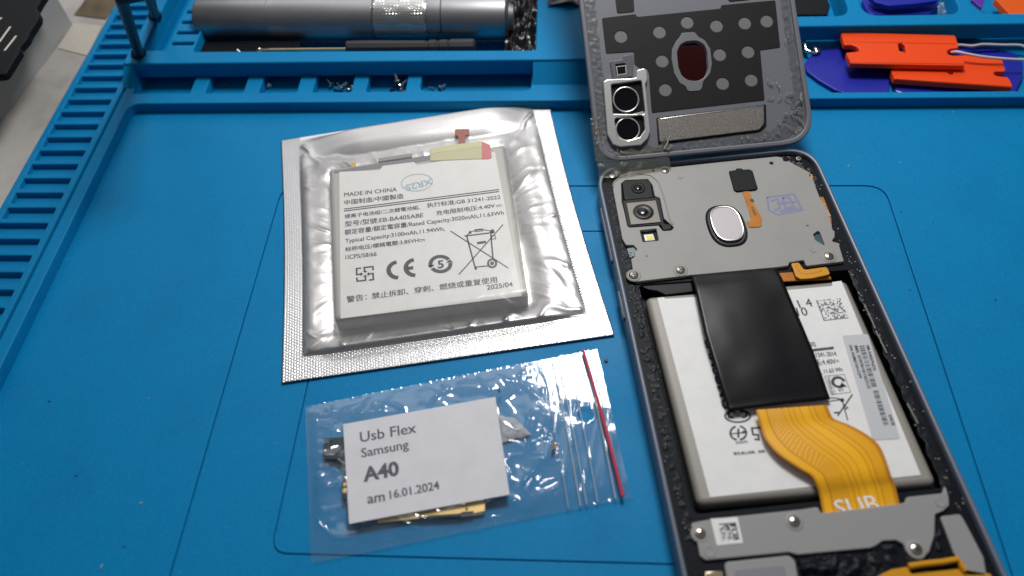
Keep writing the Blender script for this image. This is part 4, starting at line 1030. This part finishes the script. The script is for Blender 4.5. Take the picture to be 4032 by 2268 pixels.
# ================================================================== BACK COVER, propped open on the phone's top edge
HO = Vector((12.59, 172.12, 8.6)); HR_ = Matrix.Rotation(0.13922, 3, 'Z') @ Matrix.Rotation(0.0096621, 3, 'Y') @ Matrix.Rotation(0.52427, 3, 'X')
cover = thing('back_cover', 'grey phone back cover leaning open, inner side with black dotted pad facing up', 'phone cover', tuple(HO), HR_)
def cv(p, h=0.0):
    v = ray(p); nn = HR_ @ Vector((0, 0, 1)); o = HO + nn * h; C = Vector((0, 0, HCAM)); t = nn.dot(o - C) / nn.dot(v)
    q = HR_.transposed() @ (C + v * t - HO); return (q.x, q.y)
def CV(pts, h=0.0, tile=tC): return [cv(tile(*p), h) for p in pts]
CWD, CHT = 69.0, 143.6
shape = rnd(rect(0, 0, CWD, CHT), [8.5, 10.5, 9, 9], 10)
hole_pts = CV([(965, 430), (990, 370), (1040, 345), (1120, 338), (1180, 365), (1205, 430), (1215, 560), (1190, 630), (1130, 658), (1060, 655), (1005, 620), (978, 550)], 0)
hole = rnd(hole_pts, 3.0, 4)
flashw = rnd(CV([(460, 530), (540, 520), (550, 605), (470, 615)], 0), .3)
cam1 = CV([(425, 690), (672, 655), (700, 915), (440, 930)], 0)
shell = obj('shell', PL(shape, -1.1, -0.02, holes=[hole], bev=.5), M['covergrey'], cover, local=True)
rimg = PL(shape, -0.9, 1.0, holes=[rnd(rect(1.6, 1.6, CWD - 1.6, CHT - 1.6), [7.4, 9.2, 7.6, 7.6], 10)], bev=.45)
obj('rim', rimg, M['covergrey'], cover, local=True)
pad_out = CV([(352, 148), (625, 115), (642, 138), (1318, 70), (1325, 42), (1765, 2), (1805, 385), (1642, 408), (1678, 815), (758, 918), (735, 600), (720, 560), (650, 548), (618, 520), (612, 420), (385, 435)], .1)
ring_out = CV([(988, 300), (1000, 270), (1110, 262), (1135, 300), (1190, 330), (1235, 400), (1248, 520), (1235, 600), (1175, 668), (1168, 720), (1150, 742), (1050, 748), (1035, 705), (985, 680), (940, 600), (918, 480), (922, 400), (955, 340)], .1)
ring_out = rnd(ring_out, 2.4, 4)
dots = [(507, 300), (821, 264), (1047, 185), (1286, 214), (1516, 191), (1695, 174), (843, 500), (1312, 448), (1543, 425), (869, 734), (1336, 682), (1569, 655)]
dh = [circ(cv(tC(*d), .1), 2.05, 22) for d in dots]
obj('graphite_pad', PL(rnd(pad_out, .5, 3), -.02, .16, holes=[ring_out] + dh, bev=.05), M['coverblack'], cover, local=True)
g = MB()
for d in dots: poly(g, circ(cv(tC(*d), 0), 1.95, 22), .02)
obj('pad_dots', g, M['coverdot'], cover, local=True, smooth=0)
obj('sensor_gasket', PL(ring_out, -.02, .35, holes=[rnd([tuple(Vector(p) + (Vector(p) - Vector(cv(tC(1092, 500)))) * .03) for p in hole_pts], 3.0, 4)], bev=.15), M['ringgrey'], cover, local=True)
obj('black_patch', PL(rnd(CV([(455, -60), (605, -75), (618, 95), (475, 108)], .1), .8), -.02, .16, bev=.05), M['coverblack'], cover, local=True)
obj('black_patch', PL(rnd(CV([(1375, -60), (1560, -80), (1562, -4), (1385, 14)], .1), .8), -.02, .16, bev=.05), M['coverblack'], cover, local=True)
# silver foam strip in its shallow bed
obj('foam_bed', PL(rnd(CV([(795, 960), (1690, 850), (1695, 1030), (1650, 1075), (810, 1180)], .05), [.4, .4, 1.6, 1.6, .4]), -.02, .10, bev=.05), M['coverblack'], cover, local=True)
obj('foam_strip', PL(rnd(CV([(805, 968), (1672, 862), (1672, 1010), (1632, 1060), (822, 1160)], .5), [.5, .5, 1.6, 1.6, .5]), .02, .75, bev=.2), M['silverfoam'], cover, local=True)
g = MB(); e0 = [Vector(cv(tC(*p), .75)) for p in ((830, 968), (1000, 946), (1300, 908), (1560, 872), (1668, 862))]
tube(g, [(p.x, p.y, .72) for p in e0], [.12, .18, .22, .14, .2], 6)
obj('foil_edge', g, M['steel'], cover, local=True)
# camera window
wo = rnd(CV([(360, 668), (400, 650), (628, 640), (632, 590), (640, 575), (690, 560), (715, 570), (722, 650), (705, 690), (745, 1070), (725, 1130), (670, 1185), (500, 1200), (440, 1180), (395, 1100)], .8), .8, 4)
w1 = rnd(CV([(425, 690), (672, 658), (700, 905), (690, 935), (440, 930)], .8), .6); w2 = rnd(CV([(450, 965), (690, 940), (700, 1060), (660, 1120), (560, 1150), (480, 1120)], .8), 1.2)
wf = obj('camera_frame', PL(wo, -.02, 1.3, holes=[w1, w2], bev=.25), M['polished'], cover, local=True)
obj('window_plate', PL(rnd(CV([(400, 680), (690, 650), (720, 1080), (650, 1150), (520, 1170), (430, 1100)], .3), .8), .0, .25), M['blackplastic'], wf, local=True)
def lring(c, r, m, tile=tC):
    p = cv(tile(*c), .6)
    gg = lathe(MB(), p, [(r + .42, .24), (r + .42, .75), (r + .2, .85), (r, .75), (r, .26)], 36); gg.f.pop()
    obj('lens_ring', gg, M['polished'], wf, local=True)
    obj('lens_window', lathe(MB(), p, [(r, .40), (.02, .42)], 36), M['lens'], wf, local=True)
lring((548, 812), 3.75, 0); lring((562, 1055), 3.45, 0)
tb = PL(CV([(400, 700), (418, 698), (445, 925), (432, 930)], .9), .24, 1.05, bev=.15)
plate(tb, CV([(445, 935), (540, 930), (580, 935), (690, 905), (690, 940), (600, 950), (545, 965), (450, 960)], .9), .24, .95, bev=.15)
obj('milled_ledge', tb, M['polished'], wf, local=True)
# flash window
fw = obj('flash_window', PL(rnd(CV([(415, 500), (520, 485), (525, 455), (600, 440), (612, 470), (605, 620), (440, 645)], .4), .6), -.02, .5, holes=[flashw], bev=.2), M['glueclear'], cover, local=True)
g = MB(); fwp = CV([(470, 545), (545, 535), (550, 600), (480, 612)], .5)
ribbon(g, fwp, .25, .55, True); obj('flash_lens_edge', g, M['polished'], fw, local=True, smooth=0)
obj('flash_lens', PL(rnd(flashw, .2), -.1, .25, bev=.1), M['lensring'], cover, local=True)
# adhesive residue round the rim
g = MB()
L_ = lambda *a: [p for p in a]
goop(g, [(3.4, 9), (3.2, 30), (3.4, 60), (3.3, 100)], 3.6, .0, .17, 31, 1.3, .4)
goop(g, [(CWD - 3.0, 12), (CWD - 3.2, 45), (CWD - 3.0, 100)], 2.6, .0, .15, 35, 1.5, .4)
goop(g, [(7, 2.9), (25, 2.6), (45, 3.2), (58, 3.6)], 3.6, .0, .18, 38, 1.3, .4)
goop(g, [(57, 3.4), (62, 6.0), (65, 10), (66, 16)], 5.0, .0, .20, 41, 1.4, .4)
obj('adhesive_residue', g, M['glueclear'], cover, local=True, smooth=180)
g = MB(); random.seed(9)
def cvstr(u, v, n, r, st_):
    an = random.uniform(0, 6.3); pp = []; c = Vector((u, v))
    for i in range(n):
        an += random.gauss(0, .6); c = c + Vector((math.cos(an), math.sin(an))) * st_; pp.append((c.x, c.y, .55 + .3 * abs(math.sin(i))))
    tube(g, pp, r, 5)
for k in range(20): cvstr(random.uniform(58, 67), random.uniform(2.5, 20), 7, random.uniform(.05, .13), .4)
for k in range(16): cvstr(66 + random.gauss(0, .8), random.uniform(15, 75), 5, random.uniform(.05, .12), .35)
for k in range(14): cvstr(3.6 + random.gauss(0, .9), random.uniform(8, 80), 6, random.uniform(.04, .10), .35)
for k in range(16): cvstr(random.uniform(24, 60), 2.6 + random.gauss(0, .5), 6, random.uniform(.05, .13), .4)
for (a, r_) in ((((1975, 760), (1968, 800), (1978, 830)), .32), (((1890, 915), (1940, 905), (1990, 930)), .14), (((1940, 960), (1985, 1000), (2005, 1050)), .18)):
    q = [cv(tC(*p), .5) for p in a]; tube(g, [(x, y, .8) for x, y in q], r_, 6)
obj('whitish_adhesive', g, M['gluewhite'], cover, local=True)
# a film of old clear adhesive bridging cover and phone at the hinge
def tape_pt(s, t):
    # from the cover (t=0) down onto the phone (t=1)
    a = HO + HR_ @ Vector((-0.4 + 22.5 * s, 3.2 + 1.2 * nz(s * 9, 2) + (3.4 * sst(.86, 1, s)), .75))
    b3 = ph(0.8 + 22.8 * s, 4.6 + 1.2 * math.sin(s * 5) * .6); b = Vector((b3[0], b3[1], 7.0))
    mid = HO + HR_ @ Vector((-0.2 + 22.5 * s, 0.0, 1.0)); mid.z = 8.9
    q = a * (1 - t) ** 2 + mid * 2 * t * (1 - t) + b * t * t
    w = .40 * nz(s * 6, t * 2.3, 7) + .08 * nz(s * 20, t * 6, 3)
    return (q.x, q.y + w * .4, q.z + abs(w) * 1.2)
g = sheet(70, 26, tape_pt)
obj('hinge_film', g, M['tapefilm'], cover, smooth=180)
def tape2(s, t):
    a = HO + HR_ @ Vector((3.0 * t - .8, 0.5 + 14 * s, .9)); w = .4 * nz(s * 9, t * 3, 2)
    return (a.x + w * .3, a.y, a.z + abs(w))
obj('hinge_film', sheet(40, 10, tape2), M['tapefilm'], cover, smooth=180)
g = MB()
def blob(s0, r0, h):
    for k in range(10):
        c = HO + HR_ @ Vector((s0 + random.gauss(0, r0), 2.6 + random.gauss(0, .5), 1.0)); pp = []; an = random.uniform(0, 6)
        for i in range(5):
            an += random.gauss(0, .8); c = c + Vector((math.cos(an), math.sin(an) * .5, .12)) * .4; pp.append(tuple(c))
        tube(g, pp, random.uniform(.06, .16), 5)
blob(7.5, 1.6, 1); blob(21, 1.0, 1); blob(22.5, .8, 1)
tube(g, [tuple(HO + HR_ @ Vector(q)) for q in ((21.0, 2.4, 1.2), (22.2, 4.2, 1.5), (23.4, 6.8, 1.2))], [.35, .22, .04], 6)
obj('torn_adhesive', g, M['gluewhite'], cover)

# ================================================================== PEN-SHAPED SCREWDRIVER in the long tray
def xlathe(prof, y, z, n=48, bump=None):
    """profile (x, radius) turned about an axis parallel to x"""
    g = MB()
    for x, r in prof:
        for j in range(n):
            a = 2 * math.pi * j / n; g.v.append((x, y + r * math.cos(a), z + r * math.sin(a)))
    for i in range(len(prof) - 1):
        for j in range(n): g.f.append((i * n + j, i * n + (j + 1) % n, (i + 1) * n + (j + 1) % n, (i + 1) * n + j))
    g.f.append(tuple(range(n))); g.f.append(tuple((len(prof) - 1) * n + j for j in range(n)))
    return g
px0, px1, py, pz, pr = -136.0, -18.5, 247.5, 9.4, 7.8
yaw = math.atan2(-1.5, 118)
pen = thing('electric_screwdriver', 'thick silver pen screwdriver with knurled ring lying in the long mat tray', 'screwdriver', ((px0 + px1) / 2, py, pz), Matrix.Rotation(yaw, 3, 'Z'))
lx = lambda x: x - (px0 + px1) / 2
obj('barrel', xlathe([(lx(px0), pr - 1.2), (lx(px0) + .5, pr - .4), (lx(px0) + 1.4, pr), (lx(-108.0), pr), (lx(-107.9), pr - .18), (lx(-107.5), pr - .18), (lx(-107.4), pr), (lx(-68.3), pr), (lx(-68.0), pr - .5)], 0, 0), M['alu'], pen, local=True, smooth=30)
kx0, kx1 = lx(-68.0), lx(-48.2)
g = MB(); nk, mk = 132, 84
for i in range(mk + 1):
    for j in range(nk):
        x = kx0 + (kx1 - kx0) * i / mk; a = 2 * math.pi * j / nk
        u, v = x / 1.15, a * pr / 1.15
        kn = abs(((u + v) % 1) - .5) * 2 + abs(((u - v) % 1) - .5) * 2
        e = sst(0, .03, i / mk) * sst(0, .03, 1 - i / mk)
        r = pr - .28 + (.22 * min(1, kn * .75) + .05) * e
        g.v.append((x, r * math.cos(a), r * math.sin(a)))
for i in range(mk):
    for j in range(nk): g.f.append((i * nk + j, i * nk + (j + 1) % nk, (i + 1) * nk + (j + 1) % nk, (i + 1) * nk + j))
obj('knurled_ring', g, M['knurl'], pen, local=True, smooth=20)
fr = obj('front_sleeve', xlathe([(lx(-48.2), pr - .6), (lx(-48.0), pr - .05), (lx(-47.6), pr + .02), (lx(px1) - .8, pr + .02), (lx(px1), pr - .6), (lx(px1) + .3, pr - 2.5), (lx(px1) + 2.0, pr - 3.2)], 0, 0), M['alu'], pen, local=True, smooth=30)
g = MB()                                                     # engraved double arrow running round the sleeve
def onp(x, a, r=pr + .05): return (x, r * math.cos(math.radians(a)), r * math.sin(math.radians(a)))
ax = lx(-42.7)
for i in range(24):
    a0, a1 = 72 + i * 4.6, 72 + (i + 1) * 4.6
    g.add([onp(ax - .23, a0), onp(ax + .23, a0), onp(ax + .23, a1), onp(ax - .23, a1)], [(0, 1, 2, 3)])
for s_, a in ((-1, 72), (1, 182)): g.add([onp(ax - 1.3, a), onp(ax + 1.3, a), onp(ax, a + s_ * 16), ], [(0, 1, 2)])
obj('arrow_mark', g, M['ink'], fr, local=True, smooth=0)
# slim screwdriver in front of it
y_, z_ = 234.6, 6.2
sdv = thing('slim_screwdriver', 'slim charcoal handled screwdriver with pale gold shaft below the silver barrel', 'screwdriver', (-80, y_, 3))
obj('handle', xlathe([(-78.0, 1.6), (-77.5, 2.5), (-70, 2.6), (-50, 2.3), (-48.6, 2.3), (-48.2, 2.0), (-47.4, 2.0), (-47, 2.5), (-44.6, 2.5), (-44.3, 2.1), (-43.6, 2.1), (-43.2, 2.5), (-40.5, 2.6), (-40, 2.2), (-39.6, 2.2), (-39.3, 2.7), (-30.8, 2.7), (-30.2, 2.0)], y_, z_, 10), M['darkhandle'], sdv, smooth=20)
obj('shaft', xlathe([(-110.5, .5), (-109, .62), (-107.2, .62), (-107, .8), (-78, .8)], y_ - 1.0, z_ - .1, 12), M['goldshaft'], sdv)
obj('tip', lathe(MB(), (-109.0, 230.6), [(.9, 8.0), (1.2, 8.6), (.6, 9.4), (.02, 9.6)], 10), M['steel'], label='bright metal nut resting on the front edge of the long tray', cat='nut').name = 'small_nut'
t = thing('black_tool', 'black plastic tool end with small bright chip in the left end of the long tray', 'tool', (-126, 235, 2))
obj('body', PL(rnd(rect(-135.6, 230.2, -96, 239.5), 1.2), 1.2, 6.0, bev=.8), M['blackplastic'], t)
obj('bit_tip', tube(MB(), [(-119.5, 233.4, 6.2), (-118.3, 232.8, 6.8), (-117.0, 232.0, 6.4)], [.2, .55, .15], 8), M['steel'], t)
# black clear-wrapped scraps at the right end of the tray
g = sheet(40, 40, lambda s, t: (-19.5 + 12.5 * s + .5 * nz(s * 4, t * 5), 229 + 38 * t, 3.5 + 3.5 * abs(nz(s * 3, t * 6, 1)) + 2.0 * max(0, ridge(s * 4, t * 5, 3)) + 2.0 * t))
obj('black_wrapper', g, mat('glossy_black_wrapper', (0.010, 0.010, 0.012), 0.25, spec=0.4), label='crumpled glossy black wrapper at the right end of the long tray', cat='wrapper', smooth=60)
g = sheet(40, 30, lambda s, t: (-4 + 36 * s, 252 + 30 * t, 10.3 + 2.5 * abs(nz(s * 3, t * 3, 4)) + 1.2 * max(0, ridge(s * 5, t * 3, 8)) + 5.0 * s * t))
obj('dark_plastic_bag', g, mat('dark_blue_clear_plastic', (0.008, 0.016, 0.035), 0.15, spec=0.6), label='crumpled dark plastic bag on the mat ridge behind the leaning cover', cat='plastic bag', smooth=60)

# ------------------------------------------------------------------ screws in the compartments
def loose_screw(p, z, az, el, ln, label, r=.62):
    d = Vector((math.cos(az) * math.cos(el), math.sin(az) * math.cos(el), math.sin(el))); a = Vector((p[0], p[1], z))
    g = MB(); tube(g, [a, a + d * .15, a + d * .55, a + d * .6, a + d * ln], [r * .8, r * 1.15, r * 1.1, r * .5, r * .42], 12)
    return obj('screw', g, M['steel'], label=label, cat='screw', group='tiny steel screws in the mat compartments')
loose_screw(G(tB(311, 580), .5), .55, .4, .1, 1.4, 'lone brownish screw in the compartment below the screwdriver shaft', .5).data.materials[0] = M['flake']
loose_screw(G(tB(622, 590), .5), .8, 2.0, .3, 1.6, 'lone pale screw in the third compartment of the row', .8).data.materials[0] = M['whitemark']
cl = [((1048, 580), .9, 2.3, .3, 'leftmost screw of the bunch in the fourth compartment'), ((1075, 608), .5, 1.2, .1, 'lowest screw of the bunch in the fourth compartment'), ((1100, 590), 1.2, .3, .5, 'upright screw in the middle of the bunch in the fourth compartment'),
      ((1128, 592), .8, 2.6, .2, 'screw right of the middle in the fourth compartment bunch'), ((1150, 618), .5, .9, .1, 'screw lying low near the right of the fourth compartment bunch'), ((1180, 602), .7, 3.9, .4, 'rightmost screw of the bunch in the fourth compartment')]
for c, zz, az, el, lb_ in cl: loose_screw(G(tB(*c), zz), zz, az, el, 3.2, lb_, 1.35)
cl = [((1487, 558), 2.0, 1.9, .7, 'topmost screw of the pile in the fifth compartment'), ((1500, 590), 1.0, .8, .3, 'middle screw of the pile in the fifth compartment'), ((1520, 620), .7, -.6, .2, 'brightest lowest screw of the pile in the fifth compartment')]
for c, zz, az, el, lb_ in cl: loose_screw(G(tB(*c), zz), zz, az, el, 3.6, lb_, 1.55)
loose_screw(G(tB(1436, 607), .5), .5, .1, .1, 1.6, 'dark lone screw left of the pile in the fifth compartment', .8).data.materials[0] = M['darksteel']
loose_screw(G(tB(1735, 600), .5), .6, 2.8, .1, 2.2, 'left one of two screws in the wide sixth compartment', .6)
loose_screw(G(tB(1772, 596), .8), .9, .5, .3, 2.4, 'right rounder one of two screws in the wide sixth compartment', 1.1)

# ------------------------------------------------------------------ right-hand trough: picks, scrapers, wires
def pick(name, pts, z, h, m, label, tile=tD, r=3, bev=.35):
    return obj(name, PL(rnd(GG(tile, pts, z + h), r, 5), z, z + h, bev=bev), m, label=label, cat='pry pick', group='violet blue opening picks')
pick('opening_pick', [(182, 705), (230, 625), (330, 555), (480, 520), (700, 515), (1105, 548), (1118, 760), (1110, 1060), (700, 1040), (520, 975), (340, 870), (215, 775)], .3, 1.3, M['pick'], 'large flat violet blue pick under the left end of the orange scrapers')
pick('opening_pick', [(1170, 770), (1500, 560), (1880, 545), (2350, 545), (2500, 580), (2570, 680), (2560, 850), (2460, 1050), (1180, 1060)], .35, 1.2, M['pick'], 'broad flat violet blue pick under the right end of the orange scrapers')
pick('opening_pick', [(1500, 520), (1900, 512), (2150, 515), (2330, 528), (2300, 545), (1880, 560), (1500, 580)], 1.7, .7, M['pick'], 'narrow violet pick edge showing beneath the upper white wire', r=1)
sc1 = [(580, 352), (1815, 384), (1833, 395), (1866, 505), (1850, 522), (1780, 530), (1738, 552), (1745, 585), (1790, 602), (1890, 606), (1935, 690), (1932, 715), (692, 690), (640, 572), (745, 562), (782, 556), (785, 535), (755, 508), (700, 488), (622, 490)]
ssl = [(1205, 475), (1245, 468), (1280, 490), (1300, 600), (1290, 570), (1220, 552)]
zs = 7.0
s1 = thing('scraper_blade', 'upper left orange plastic scraper blade with notched ends lying over another', 'scraper', (*G(tD(1250, 530), zs), 5.2), group='orange plastic scraper blades')
P_ = lambda pts, z, r=.5: rnd(GG(tD, pts, z), r, 3)
obj('blade', PL(P_(sc1, zs), 5.2, zs, holes=[P_(ssl, zs, .2)], bev=.25), M['orange'], s1)
obj('bevelled_edge', PL(GG(tD, [(585, 356), (1812, 388), (1835, 480), (622, 455)], zs), zs - .1, zs + .16, bev=.12), M['orange'], s1)
obj('bevelled_edge', PL(GG(tD, [(665, 610), (1900, 640), (1925, 700), (690, 680)], zs), zs - .1, zs + .16, bev=.12), M['orange'], s1)
sc2 = [(1130, 765), (1300, 640), (1930, 600), (2325, 640), (2342, 650), (2376, 765), (2360, 778), (2270, 778), (2245, 792), (2262, 818), (2310, 830), (2395, 838), (2425, 870), (2455, 950), (1165, 862)]
zs2 = 4.6
s2 = thing('scraper_blade', 'lower right orange plastic scraper blade partly under another one', 'scraper', (*G(tD(1800, 780), zs2), 2.6), group='orange plastic scraper blades')
obj('blade', PL(P_(sc2, zs2), 2.6, zs2, holes=[P_([(1730, 780), (1808, 780), (1806, 808), (1770, 808)], zs2, .2)], bev=.25), M['orange'], s2)
obj('bevelled_edge', PL(GG(tD, [(1930, 612), (2320, 650), (2345, 725), (1930, 690)], zs2), zs2 - .1, zs2 + .16, bev=.12), M['orange'], s2)
obj('bevelled_edge', PL(GG(tD, [(1150, 815), (1800, 860), (2430, 900), (2450, 945), (1170, 860)], zs2), zs2 - .1, zs2 + .15, bev=.12), M['orange'], s2)
def wire(pts, label, r=.5, z=None):
    q = [(*G(tD(x, y), zz), zz) for x, y, zz in pts]; P2 = [Vector(p) for p in q]; out = []
    for i in range(len(P2) - 1):
        p0, p1, p2, p3 = P2[max(i - 1, 0)], P2[i], P2[i + 1], P2[min(i + 2, len(P2) - 1)]
        for k in range(6):
            u = k / 6; out.append(.5 * ((2 * p1) + (p2 - p0) * u + (2 * p0 - 5 * p1 + 4 * p2 - p3) * u * u + (3 * p1 - p0 - 3 * p2 + p3) * u ** 3))
    out.append(P2[-1])
    return obj('white_wire', tube(MB(), out, r, 10), M['wire'], label=label, cat='wire', group='thin white wires by the scrapers')
wire([(90, 440, 4), (160, 408, 4.5), (230, 385, 5), (400, 405, 4), (600, 422, 3.5), (1000, 445, 3.2), (1500, 480, 3.2), (1870, 490, 3.4), (2010, 500, 3.6), (2130, 484, 3.8), (2350, 490, 3.8), (2540, 494, 3.6), (2640, 540, 3.4)], 'upper thin white wire running behind the orange scrapers', .48)
w = wire([(1790, 570, 6.2), (1850, 565, 7.4), (1960, 588, 7.6), (2120, 617, 7.2), (2350, 640, 6.6), (2576, 652, 6.0), (2700, 660, 5.6)], 'lower thin white wire starting in the notch of the upper scraper', .48)
# bright forked bit beside the cover
g = MB(); tube(g, [(*G(tD(150, 470), 2.5), 2.5), (*G(tD(175, 455), 3.2), 3.4), (*G(tD(192, 490), 3), 3.2), (*G(tD(200, 550), 2.4), 2.5), (*G(tD(260, 575), 2.4), 2.4), (*G(tD(320, 580), 2.4), 2.4)], [.5, .8, .9, .8, .7, .6], 10)
tube(g, [(*G(tD(320, 580), 2.4), 2.4), (*G(tD(310, 540), 2.8), 2.8), (*G(tD(290, 510), 3), 3.0), (*G(tD(285, 475), 3), 3.2)], [.7, .9, .6, .3], 10)
tube(g, [(*G(tD(320, 580), 2.4), 2.4), (*G(tD(345, 540), 2.8), 2.8), (*G(tD(335, 515), 3), 3.0)], [.7, .8, .3], 10)
obj('steel_clip', g, M['steel'], label='small bright forked steel clip beside the leaning cover', cat='clip')
g = MB(); tube(g, [(*G(tD(1200, 945), 4.4), 2.6), (*G(tD(1260, 975), 4.4), 2.8), (*G(tD(1330, 985), 4.4), 2.9), (*G(tD(1360, 990), 4.4), 2.7)], [.2, .45, .5, .2], 8)
obj('steel_sliver', g, M['steel'], label='bright steel sliver beneath the lower orange scraper', cat='metal sliver')
# things in the upper right trays
pick('opening_pick', [(800, -40), (850, 80), (900, 160), (1550, 150), (1650, 60), (1640, -40)], 1.0, 2.2, M['pick'], 'flat violet blue pick at the bottom of the middle top tray')
pick('opening_pick', [(880, -60), (960, 20), (1120, 62), (1400, 40), (1640, 5), (1640, -60)], 5.0, 1.8, M['pick'], 'upper violet blue pick leaning in the middle top tray', r=1)
g = sheet(16, 12, lambda s, t: (*Vector(G(tD(1630 + 150 * s, 172 - 110 * t * (1 - .6 * s)), 2.5)), 2.0 + 2.2 * abs(nz(s * 6, t * 5, 2)) + 2.0 * t))
obj('clear_scrap', g, clear_film('clear_scrap_film', .12, .10, .12), label='crumpled clear plastic scrap beside the picks in the middle top tray', cat='plastic scrap', smooth=60)
obj('orange_spatula', PL(rnd(GG(tD, [(2250, -10), (2420, 165), (2500, 215), (2680, 215), (2700, -40)], 5), .6), 3.0, 5.4, bev=.3), M['orangeband'], label='bright orange plastic piece in the right top tray', cat='pry tool')
obj('violet_shard', PL(rnd(GG(tD, [(2000, -10), (2120, 92), (2155, -10)], 5), .3), 3.8, 5.0, bev=.2), M['violet'], label='pointed violet plastic shard in the right top tray', cat='shard')
obj('black_block', PL(rnd(GG(tD, [(60, -40), (430, -40), (470, 60), (440, 160), (60, 160)], 5.5), .8), 1.0, 5.5, bev=.4), M['blackplastic'], label='black block in the left top tray beside the cover', cat='block')
obj('red_handle', PL(rnd([(p[0], p[1]) for p in GG(T(0, 0, 1), [(2640, 225), (2830, 215), (2850, 420), (2650, 430)], 9)], 2), 10.1, 14.0, bev=1.0), M['red'], label='dark red plastic piece seen through the oval hole of the cover', cat='handle')

# ------------------------------------------------------------------ left background
case = thing('instrument_case', 'pale grey instrument case standing left of the mat', 'case', (-235, 235, -2))
cp = [G(tQ(1050, 350), -2), G(tQ(230, 1449), -2)]
A_, B_ = Vector(cp[0]), Vector(cp[1]); dd = (A_ - B_).normalized(); nn = Vector((-dd.y, dd.x))
q0 = A_; q1 = B_ - dd * 60
foot = [tuple(q1), tuple(q0), tuple(q0 + nn * 60 + dd * 40), tuple(q1 + nn * 60)]
obj('housing', PL(rnd(foot, 3), -1.9, 20, bev=2.0, res=4), M['case'], case)
zc = 22.5
bk_ = thing('black_connector', 'black notched plastic connector block on the grey instrument case', 'connector', (*G(tQ(200, 400), zc), 20.1))
bo = [(700, -160), (590, 0), (525, 112), (565, 190), (560, 255), (430, 455), (395, 540), (285, 665), (290, 715), (90, 1035), (40, 1065), (-120, 1075), (-300, 900), (-300, -160)]
obj('body', PL(rnd(GG(tQ, bo, zc), 1.0, 3), 20.05, zc, bev=.6), M['blackplastic'], bk_)
g = MB()
for a, b in (((-10, 600), (148, 380)), ((65, 722), (232, 510)), ((-10, 280), (25, 250))):
    ribbon(g, GG(tQ, [a, b], zc), .8, zc + .03)
obj('white_print', g, M['whitemark'], bk_, smooth=0)
# papers and a brown wrapper on the table
def papr(name, tile, pts, z, m, label, cat, h=.25):
    return obj(name, PL(GG(tile, pts, z), z, z + h), m, label=label, cat=cat)
papr('paper_sheet', tQ, [(1050, 330), (1460, 375), (1250, 800), (820, 690)], -1.95, mat('cream_paper', (0.55, 0.50, 0.44), .8, bump=(6, .4, 1)), 'cream paper scrap on the table beside the mat edge', 'paper')
obj('brown_wrapper', sheet(20, 20, lambda s, t: (*(Vector(G(tQ(1040, 190), -1)) * (1 - s) + Vector(G(tQ(1500, 250), -1)) * s + Vector((3, 26)) * t), -1.6 + 4 * (1 - abs(2 * s - 1) ** 3) * (.6 + .4 * nz(s * 3, t * 3)) * sst(0, .3, t))), M['brown'], label='brown wrapper on the table above the cream paper', cat='wrapper', smooth=60)
# stand with two thin legs at the upper left
stand = thing('wire_stand', 'dark metal stand with two thin legs on the upper left of the mat', 'stand', (*G(tN(600, 890), 10), 10.05))
def leg(b, zb_, t_, zt, r):
    a = Vector((*G(tN(*b), zb_), zb_)); c = Vector((*G(tN(*t_), zt), zt)); d = (a - c).normalized()
    g = tube(MB(), [c, c.lerp(a, .8), a - d * 2.2, a - d * 1.8, a + Vector((0, 0, .1))], [r, r, r, r * 1.25, r * 1.55], 16)
    return obj('leg', g, M['darksteel'], stand)
leg((610, 885), 10.1, (300, -70), 60, 1.75); leg((872, 262), 10.1, (740, -170), 60, 1.6)
h0 = Vector((*G(tN(300, -70), 60), 60)); h1 = Vector((*G(tN(740, -170), 60), 60))
obj('crossbar', tube(MB(), [h0 - (h1 - h0) * .15, h0, h1, h1 + (h1 - h0) * .3], 2.6, 14), M['darksteel'], stand)

# ------------------------------------------------------------------ dust and crumbs on the mat
random.seed(21)
ck = [((3675, 877), 'dark'), ((3549, 832), 'dark'), ((3584, 1142), 'dark'), ((3543, 640), 'pale'), ((3340, 653), 'pale'), ((585, 1568), 'pale'), ((555, 1981), 'pale'), ((400, 2229), 'pale'), ((487, 2152), 'dark'), ((620, 461), 'pale'),
      ((3780, 1868), 'pale'), ((4016, 497), 'dark'), ((3711, 455), 'dark'), ((3752, 440), 'pale'), ((837, 1440), 'dark'), ((195, 1580), 'dark'), ((300, 1872), 'dark'), ((3920, 1180), 'dark'), ((2280, 1425), 'dark')]
for i, (p, k) in enumerate(ck):
    c = Vector(G(p, .1)); r = random.uniform(.16, .34); an = random.uniform(0, 3)
    q = [(c.x + r * (1.5 * math.cos(an) * math.cos(a) - .5 * math.sin(an) * math.sin(a)) * random.uniform(.7, 1.2), c.y + r * (1.5 * math.sin(an) * math.cos(a) + .5 * math.cos(an) * math.sin(a)) * random.uniform(.7, 1.2)) for a in [j * 2 * math.pi / 7 for j in range(7)]]
    side = 'right' if p[0] > 2500 else 'left'
    obj('dust_speck', PL(q, .02, .02 + r * .6, bev=.05), M['speck'] if k == 'dark' else M['dust'], label=f"{'tiny dark crumb' if k == 'dark' else 'tiny pale lint speck'} on the bare blue mat {side} of the phone" , cat='speck', group=f"{k} specks on the mat {side} of the phone")
